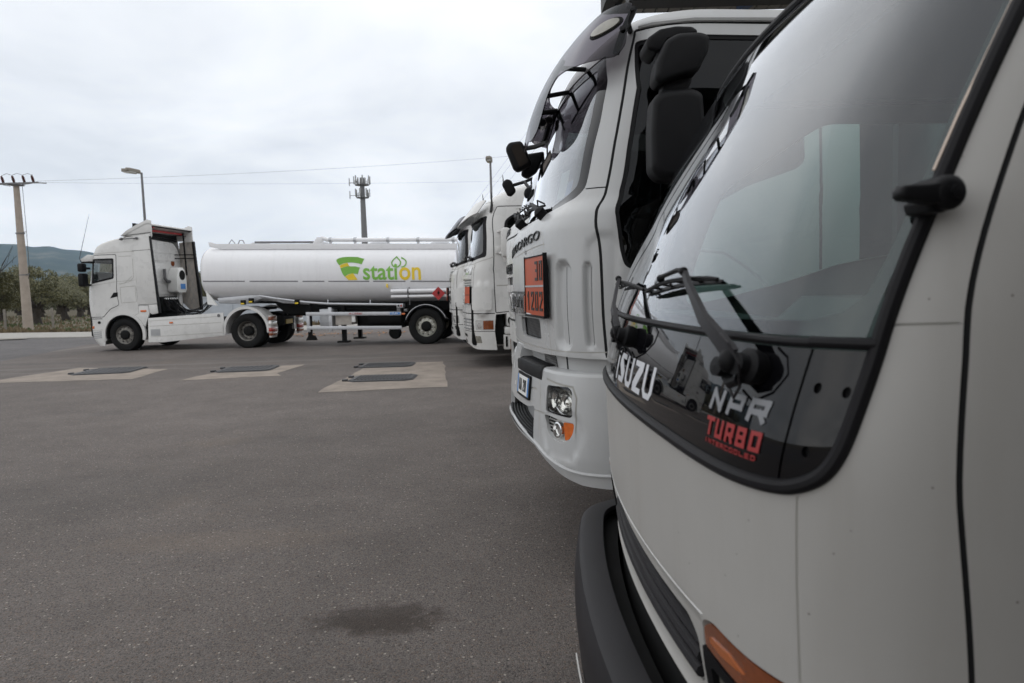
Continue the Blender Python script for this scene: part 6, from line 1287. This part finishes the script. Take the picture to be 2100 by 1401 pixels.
# ================================================================ nearest truck, cropped by the frame
def neartruck():
    S = Shell((.315, 1.9), 0, 1.0, .75, .62, 9, [(0, .03), (.7, .02), (.85, .0), (1.0, -.008), (1.25, -.015), (1.48, .03), (1.75, .135), (2.0, .262), (2.25, .415), (2.31, .48), (2.36, .60), (2.40, .78)], [(0, 1), (1.5, 1), (2.25, .95), (2.4, .90)])
    F = S.fr; t = thing('parked_truck', 'nearest white truck at the right edge, black nose panel lettered ISUZU NPR TURBO', 'truck', tuple(F.p(1.2, 0, 0)), 'white trucks in the yard')
    E = 2.55
    gs = [(0, 1.245), (.38, 1.243), (.64, 1.234), (.79, 1.234), (.867, 1.237), (.904, 1.245), (.941, 1.266), (.962, 1.294), (.974, 1.335), (.981, 1.40), (.985, 1.47), (.986, 1.6), (.985, 1.8), (.982, 2.0), (.975, 2.18), (.94, 2.25), (.8, 2.275), (0, 2.28)]
    so = gs+[(-x, z) for x, z in gs[::-1][1:-1]]
    sh = lambda poly, d: [(x-math.copysign(d, x) if abs(x) > .6 else x, z) for x, z in poly]
    si = [(0, 1.262), (.38, 1.260), (.64, 1.251), (.79, 1.253), (.864, 1.257), (.898, 1.266), (.928, 1.282), (.944, 1.305), (.955, 1.34), (.961, 1.40), (.964, 1.47), (.965, 1.6), (.963, 1.8), (.96, 2.0), (.952, 2.16), (.925, 2.22), (.78, 2.25), (0, 2.255)]
    si = si+[(-x, z) for x, z in si[::-1][1:-1]]
    crease = interp_smooth([(0, .925), (.5, .922), (.62, .925), (1.0, .93)])
    S.disp = lambda s, z: -.016*np.clip((.925-z)/.03, 0, 1)**1.0*(np.abs(s) < .62)*np.clip((.62-np.abs(s))/.04, 0, 1)+.02*np.clip(1-np.abs(z-.70)/.03, 0, 1)*np.clip((.60-np.abs(s))/.05, 0, 1)
    grh = rp([(-.545, .735), (.545, .735), (.55, .84), (.50, .868), (-.50, .868), (-.55, .84)], .02)
    lamph = rp([(.60, .70), (1.06, .70), (1.06, .925), (.66, .932), (.615, .915)], [.01, .02, .02, .03, .02])
    fw = rp([(1.20, 1.47), (1.36, 1.50), (1.60, 1.56), (1.80, 1.63), (2.05, 1.67), (2.32, 1.69), (2.32, 2.18), (1.42, 2.20), (1.16, 1.95)], .05)
    nw = rp([(1.30, 1.50), (1.6, 1.56), (2.05, 1.67), (2.40, 1.69), (2.40, 2.18), (1.5, 2.20), (1.34, 1.95)], .05)
    outer = [(-E, .66), (-1.15, .66), (-1.06, .66), (1.06, .66), (1.15, .66), (E, .66), (E, 1.5), (E-.05, 2.40), (-E+.05, 2.40), (-E, 1.5)]
    door = curve([(1.13, .675), (1.128, 1.0), (1.112, 1.28), (1.082, 1.46), (1.067, 1.53), (1.056, 1.6), (1.045, 1.70), (1.038, 1.80), (1.034, 1.95), (1.036, 2.1), (1.05, 2.27)], 46)+[(2.48, 2.27), (2.50, .675)]
    gr = [(door+[door[0]], .0042, 1, .012), (mir(door)+[mir(door)[0]], .0042, 1, .012), ([(.987, 1.502), (1.062, 1.504)], .0022, 2, .006), ([(-.987, 1.502), (-1.062, 1.504)], .0022, 2, .006), ([(.902, 1.238), (.899, 1.1), (.898, .935)], .0022, 2, .006), ([(-.902, 1.238), (-.899, 1.1), (-.898, .935)], .0022, 2, .006)]
    o = skin('cab_body', S, outer, ['npr_paint', 'seam', 'groove'], t, holes=[so, grh, lamph, mir(lamph), mir(fw), nw], regions=[('door', door, None, None, None), ('door', mir(door), None, None, None)], grooves=gr, sp=.03, thick=.02, fine=[(-.64, .64, .88, .94, .010)])
    # front crease: a rolled edge in a lighter paint than the panel
    b = MB(); b.tube([S.P(np.array([s]), np.array([float(crease(abs(s)))]), -.0015)[0] for s in np.linspace(-.62, .62, 60)], .0034, 8); b.build('panel_crease', 'white_paint', t)
    # rubber seal round glass and nose panel
    mid = [((a[0]+c[0])/2, (a[1]+c[1])/2) for a, c in zip(so, si)]
    for _ in range(3): mid = [q_ for i in range(len(mid)) for q_ in ((mid[i-1][0]*.25+mid[i][0]*.75, mid[i-1][1]*.25+mid[i][1]*.75), (mid[i][0]*.75+mid[(i+1) % len(mid)][0]*.25, mid[i][1]*.75+mid[(i+1) % len(mid)][1]*.25))]
    mid = mid+[mid[0]]
    b = MB(); b.tube([S.P(np.array([s]), np.array([z]), -.001)[0] for s, z in mid], .0125, 10); b.build('glass_seal', 'rubber', t)
    # nose panel: centre plate and two end plates
    cen = [(-.866, 1.258), (-.79, 1.254), (-.64, 1.252), (-.38, 1.261), (0, 1.263), (.38, 1.261), (.64, 1.252), (.79, 1.254), (.866, 1.258), (.874, 1.344), (.880, 1.464), (-.880, 1.464), (-.874, 1.344)]
    gp = skin('nose_panel', S, cen, ['gloss_black']*3, t, sp=.05, off=-.002, thick=.006)
    for m_ in (1, -1):
        ep = rp([(.870, 1.258), (.898, 1.266), (.928, 1.283), (.944, 1.306), (.955, 1.34), (.961, 1.40), (.963, 1.464), (.884, 1.464), (.878, 1.344)], .003); ep = ep if m_ > 0 else mir(ep)
        hs = [[(m_*c[0]+.0062*math.cos(a), c[1]+.0085*math.sin(a)) for a in np.linspace(0, 6.28, 15)[:-1]] for c in ((.906, 1.407), (.949, 1.404), (.909, 1.311))]
        eo = skin('nose_panel', S, ep, ['gloss_black']*3, t, holes=hs, sp=.02, off=-.0025, thick=.012); skin('hole_backing', S, ep, ['seam']*3, eo, sp=.05, off=-.014, thick=0)
    mk = MB(); mk.tube([S.P(np.array([s]), np.array([1.4725+.002*math.cos(s*2)]), .003)[0] for s in np.linspace(-.884, .884, 50)], .0075, 8); mk.build('moulding', 'rubber', t)
    for m_ in (1, -1): mk = MB(); mk.tube([S.P(np.array([m_*s]), np.array([1.474]), .004)[0] for s in np.linspace(.880, .972, 8)], .0088, 8); mk.build('moulding', 'rubber', t)
    # lettering on the nose panel
    def q(L, sl=.14): return L
    def isuzu(s0, s1, z0, h, w):
        n = 5; gap = .020; ws_ = [.026]+[((s1-s0)-.026-4*gap)/4]*4; x = s0; out_ = []; sk_ = .10
        P = lambda a, v_: (a+sk_*(v_-z0), v_)
        for i, c in enumerate('ISUZU'):
            W_ = ws_[i]; a, c1 = x, x+W_; zt_ = z0+h; t_ = .014; m1, m2 = z0+h*.40, z0+h*.60
            if c == 'I': out_.append([P(a, z0), P(c1-.006, z0), P(c1-.006, zt_), P(a, zt_)])
            elif c == 'S':
                out_.append([P(a, zt_-.022), P(a+.014, zt_), P(c1, zt_), P(c1, zt_-t_), P(a+.034, zt_-t_), P(c1, m1+.004), P(c1, z0+.020), P(c1-.014, z0), P(a, z0), P(a, z0+t_), P(c1-.034, z0+t_), P(a, m2)])
            elif c == 'Z': out_.append([P(a, zt_), P(c1, zt_), P(c1, zt_-.022), P(a+.040, z0+t_), P(c1, z0+t_), P(c1, z0), P(a, z0), P(a, z0+.022), P(c1-.040, zt_-t_), P(a, zt_-t_)])
            else: out_.append([P(a, zt_), P(a+.020, zt_), P(a+.020, z0+.022), P(a+.028, z0+t_), P(c1-.028, z0+t_), P(c1-.020, z0+.022), P(c1-.020, zt_), P(c1, zt_), P(c1, z0+.018), P(c1-.018, z0), P(a+.018, z0), P(a, z0+.018)])
            x = c1+gap
        return out_
    for L in isuzu(-.115, .330, 1.296, .080, .02): polys('lettering', [L], S, 'letter_white', gp, -.0012, .0005, .02)
    lettering('lettering', 'NPR', S, .655, .832, 1.339, .039, .0098, 'letter_grey', gp, -.0005, .001, gap=.14, slant=.2)
    lettering('lettering', 'TURBO', S, .655, .828, 1.292, .034, .0072, 'letter_red', gp, -.0005, .001, gap=.16, slant=.1)
    lettering('lettering', 'INTERCOOLED', S, .656, .820, 1.2775, .0085, .0019, 'letter_red', gp, -.0005, .001, gap=.2)
    # windscreen with black border
    gl = [(0, 1.480), (.6, 1.481), (.955, 1.484), (.964, 1.6), (.962, 1.8), (.959, 2.0), (.951, 2.16), (.924, 2.222), (.78, 2.252), (0, 2.257)]; gl = gl+[(-x, z) for x, z in gl[::-1][1:-1]]
    cl = [(0, 1.500), (.33, 1.500), (.70, 1.504), (.86, 1.507), (.912, 1.520), (.938, 1.55), (.946, 1.60), (.950, 1.7), (.9505, 1.85), (.947, 2.0), (.935, 2.13), (.90, 2.19), (.76, 2.222), (0, 2.228)]; cl = cl+[(-x, z) for x, z in cl[::-1][1:-1]]
    S0 = S.disp; S.disp = None
    skin('windscreen', S, gl, ['glass_green']*3, t, sp=.05, off=-.002, thick=0); skin('glass_border', S, gl, ['gloss_black']*3, t, holes=[cl], sp=.05, off=-.0035, thick=0)
    b = MB(); b.tube([S.P(np.array([s]), np.array([z]), .004)[0] for s, z in ((.9625, 1.715), (.963, 1.8), (.961, 2.0), (.954, 2.14), (.93, 2.2))], .0035, 6); b.build('pillar_trim', 'trim_tan', t)
    b = MB(); b.tube([S.P(np.array([-s]), np.array([z]), .004)[0] for s, z in ((.9625, 1.715), (.963, 1.8), (.961, 2.0), (.954, 2.14), (.93, 2.2))], .0035, 6); b.build('pillar_trim', 'trim_tan', t)
    skin('side_window', S, mir(fw), ['glass_side']*3 if False else ['glass_green']*3, o[2], sp=.1, off=-.008, thick=0); skin('side_window', S, nw, ['glass_green']*3, o[1], sp=.1, off=-.008, thick=0)
    # grille behind the slot
    skin('grille_backing', S, grh, ['dark']*3, t, sp=.08, off=-.06, thick=0)
    for z, o_ in ((.848, -.040), (.820, -.03), (.790, -.022), (.760, -.014)):
        b = MB(); b.tube([S.P(np.array([s]), np.array([z]), o_)[0] for s in np.linspace(-.54, .54, 40)], .0135, 8); b.build('grille_louvre', 'grey_plastic', t)
    # corner lamps
    for m_ in (1, -1):
        Mm = (lambda p: p) if m_ > 0 else mir
        lb = skin('lamp_housing', S, Mm(lamph), ['dark']*3, t, sp=.06, off=-.03, thick=0)
        skin('indicator', S, Mm(rp([(.625, .905), (.66, .928), (1.055, .921), (1.055, .885), (.9, .872), (.75, .862), (.628, .868)], .008)), ['amber_deep']*3, lb, sp=.03, off=.0, thick=.02)
        skin('indicator_flute', S, Mm(rp([(.655, .900), (.73, .905), (.78, .893), (.70, .885), (.655, .888)], .006)), ['flute']*3, lb, sp=.02, off=.003, thick=.003)
        skin('lamp_frame', S, Mm(rp([(.612, .862), (.75, .855), (.9, .865), (1.055, .876), (1.055, .705), (.612, .705)], .006)), ['black_plastic']*3, lb, holes=[Mm(rp([(.645, .835), (.75, .832), (.9, .842), (1.03, .852), (1.03, .725), (.645, .725)], .01))], sp=.03, off=.001, thick=.03)
        skin('headlight', S, Mm(rp([(.645, .835), (.75, .832), (.9, .842), (1.03, .852), (1.03, .725), (.645, .725)], .01)), ['lamp_glass']*3, lb, sp=.04, off=-.012, thick=0)
    # bumper
    B = Shell((.315-.13, 1.9), 0, 1.02, .72, .50, 9, [(.3, .03), (.40, .0), (.52, -.01), (.62, .0), (.66, .02)])
    bo = [(-1.5, .34), (1.5, .34), (1.5, .632), (-1.5, .632)]
    bu = skin('bumper', B, bo, ['grey_plastic', 'seam', 'groove'], t, grooves=[([(-.62, .34), (-.60, .50), (-.58, .60)], .006, 2, .004), ([(.62, .34), (.60, .50), (.58, .60)], .006, 2, .004)], sp=.06, thick=.03)
    ledge(B, -1.42, 1.42, .625, .095, 'bumper_top', 'grey_plastic', bu, rnd_=.03)
    b = MB(); b.tube([B.P(np.array([s]), np.array([.652]), -.082)[0] for s in np.linspace(-1.4, 1.4, 60)], .003, 6); b.build('bumper_bead', 'rubber', bu)
    skin('lower_valance', S, [(-1.3, .25), (1.3, .25), (1.3, .69), (-1.3, .69)], ['dark']*3, t, sp=.08, off=-.012, thick=.01)
    skin('bumper_core', Shell((.255, 1.9), 0, .98, .72, .50, 9, [(.2, 0), (.7, 0)]), [(-1.3, .2), (1.3, .2), (1.3, .60), (-1.3, .60)], ['dark']*3, bu, sp=.08, off=0, thick=.08)
    pl = polys('licence_plate', [rect(-.10, .42, .35, .46, .01)], B, 'dirty_white', bu, .014, .004, .06); lettering('plate_marks', 'BN', B, -.04, .08, .37, .075, .014, 'letter_black', pl, .016, .001); lettering('plate_marks', '312', B, .14, .36, .37, .075, .014, 'letter_black', pl, .016, .001)
    b = MB(); b.tube([(.238, 2.36, .60), (.240, 2.30, .575), (.243, 2.2, .535), (.248, 2.08, .50)], .0035, 5); b.build('marker_rod', 'chrome', bu)
    # wipers
    P = lambda s, z, o_: S.P(np.array([s]), np.array([z]), o_)[0]
    for (sp0, zp, st, zt, bl, big) in ((.786, 1.437, .475, 1.577, ((.150, 1.541), (.36, 1.562), (.60, 1.568)), 1), (.055, 1.437, -.235, 1.572, ((-.60, 1.556), (-.30, 1.566), (.115, 1.548)), 0)):
        n = S.Nn(np.array([sp0]), np.array([zp]))[0]; c = P(sp0, zp-.012, 0)
        b = MB(); b.lathe([(.026, -.004), (.030, .010), (.030, .024), (.020, .030), (.019, .046), (.001, .048)], c, n, 20); b.sphere(tuple(P(sp0-.016, zp-.01, .046)), .0185, 12, (1, 1, 1.15)); b.lathe([(.016, .0), (.017, .03), (.001, .032)], P(sp0-.05, zp-.022, .018), n, 12)
        b.tube([P(sp0-.045, zp-.034, .026), P(sp0-.022, zp-.044, .03), P(sp0+.004, zp-.036, .034)], .009, 8); hb = b.build('wiper_hub', 'black_plastic', t)
        b = MB()
        pts = [(sp0-.014, zp-.002, .048), (sp0-.05, zp+.022, .056), (sp0-.12, zp+.052, .058), (st+.06, zt-.028, .050), (st, zt, .046)]
        for i in range(len(pts)-1): pass
        # tapered flat arm
        W_ = [.016, .0155, .0125, .0075, .0065]; V = []; Fc = []
        for i, (a, z_, o_) in enumerate(pts):
            d = np.array([pts[min(i+1, 4)][0]-pts[max(i-1, 0)][0], pts[min(i+1, 4)][1]-pts[max(i-1, 0)][1]]); d /= np.linalg.norm(d); pr = np.array([-d[1], d[0]])*W_[i]
            V += [P(a-pr[0], z_-pr[1], o_-.006), P(a-pr[0]*.7, z_-pr[1]*.7, o_+.003), P(a+pr[0]*.7, z_+pr[1]*.7, o_+.003), P(a+pr[0], z_+pr[1], o_-.006)]
        for i in range(4):
            for k in range(4): Fc.append([i*4+k, i*4+(k+1) % 4, (i+1)*4+(k+1) % 4, (i+1)*4+k])
        Fc += [[3, 2, 1, 0], [16, 17, 18, 19]]; b.add(V, Fc); ar = b.build('wiper_arm', 'grey_plastic', hb, auto=25)
        b = MB(); b.tube([P(sp0-.03, zp+.03, .066), P(sp0+.002, zp+.016, .07), P(sp0+.022, zp-.012, .058), P(sp0+.012, zp-.046, .036), P(sp0-.02, zp-.066, .018), P(sp0-.05, zp-.052, .012)], .0026, 6); b.build('washer_hose', 'grey_plastic', hb)
        (a0, z0), (a1, z1), (a2, z2) = bl; b = MB()
        L_ = lambda f: (a0+(a2-a0)*f, z0+(z2-z0)*f+4*(z1-(z0+z2)/2)*f*(1-f))
        sd_ = 1 if big else 1
        b.tube([P(st+.004, zt+.002, .046), P(st-.05, zt+.004, .044), P(L_(.36)[0], L_(.36)[1]+.012, .040)], .0055, 8); b.sphere(tuple(P(st, zt, .046)), .010, 10); b.sphere(tuple(P(L_(.36)[0], L_(.36)[1]+.010, .038)), .010, 10)
        b.build('wiper_yoke', 'black_plastic', ar)
        b = MB(); b.tube([P(*L_(f), .022+.012*math.sin(math.pi*f)) for f in np.linspace(0, 1, 14)], [.003]+[.0052]*12+[.003], 6)
        for f in (.14, .3, .5, .7, .86): b.tube([P(*L_(max(0, f-.11)), .010), P(*L_(f), .026+.012*math.sin(math.pi*f)), P(*L_(min(1, f+.11)), .010)], .0028, 5)
        b.build('blade_frame', 'black_plastic', ar, kind='stuff')
        b = MB(); V = []; 
        for f in np.linspace(0, 1, 20): a, z_ = L_(f); V += [P(a, z_-.004, .002), P(a, z_+.002, .012), P(a, z_-.006, .014)]
        b.add(V, [[i*3+k, i*3+(k+1) % 3, (i+1)*3+(k+1) % 3, (i+1)*3+k] for i in range(19) for k in range(3)]); b.build('wiper_blade', 'rubber', ar)
    # mirror foot on the near pillar, bracket tube on the far pillar
    g_ = lambda u, v_, d: (u*1.09, .932+d, 1.57+(v_-1.57)*1.09)
    b = MB(); pillow(b, rp([(.470, 1.670), (.474, 1.679), (.507, 1.680), (.530, 1.684), (.530, 1.655), (.507, 1.656), (.494, 1.659), (.473, 1.662)], .004), g_, -.032, -.004, .006)
    pillow(b, [(.531+.0205*math.cos(a), 1.669+.0215*math.sin(a)) for a in np.linspace(0, 6.1, 18)], g_, -.034, .04, .010); pillow(b, rp([(.507, 1.662), (.530, 1.66), (.534, 1.646), (.512, 1.646)], .004), g_, -.02, .04, .006)
    b.lathe([(.009, 0), (.009, .004), (.001, .005)], (.583, .8965, 1.678), (0, -1, 0), 14); b.build('mirror_foot', 'black_plastic', t)
    b = MB(); b.tube([(.80, 2.93, 1.80), (.82, 3.0, 1.73), (.84, 3.02, 1.71), (.95, 3.05, 1.70), (1.03, 3.05, 1.65), (1.10, 3.04, 1.59), (1.14, 3.0, 1.53), (1.15, 2.92, 1.50)], .009, 8); b.build('mirror_bracket', 'alu', t)
    # inside
    roof(S, 2.40, E-.05, .03, 'npr_paint', t)
    b = MB(F); b.box(1.90, 1.94, -.93, .93, .66, 2.36); b.build('rear_wall', 'npr_paint', t, kind='stuff')
    b = MB(F); b.box(1.86, 1.89, -.90, .90, .9, 2.25); b.box(.70, 1.88, -.84, .84, 2.262, 2.275); b.build('cab_lining', 'interior_grey', t, kind='stuff')
    b = MB(F); b.side([(.16, 1.42), (.30, 1.465), (.50, 1.455), (.58, 1.38), (.60, 1.0), (.16, 1.0)], -.9, .9, .02); b.side([(.30, 1.462), (.38, 1.53), (.50, 1.53), (.54, 1.45)], -.72, -.25, .02); b.build('dashboard', 'interior_grey', t, kind='stuff')
    b = MB(F); b.box(.5, 1.9, -.93, .93, .9, 1.0); b.build('cab_floor', 'interior', t)
    for y in (-.75, -.02, .38):
        b = MB(F); b.box(1.1, 1.55, y, y+.36, 1.0, 1.25, .06); b.box(1.5, 1.64, y, y+.36, 1.2, 1.72, .05); b.build('seat', 'interior', t, kind='stuff')
    b = MB(F); b.tube([(.78+.12*math.sin(a), -.45+.20*math.cos(a), 1.50+.15*math.sin(a)) for a in np.linspace(0, 6.283, 28)], .012, 6, True); b.tube([(.78, -.45, 1.5), (.58, -.45, 1.35)], .025, 6, True); b.build('steering_wheel', 'grey_plastic', t)
    S.disp = S0
    rear_end(F, t, 1.2, 5.2, .95, .39, (1.05,), (4.2,))
neartruck()
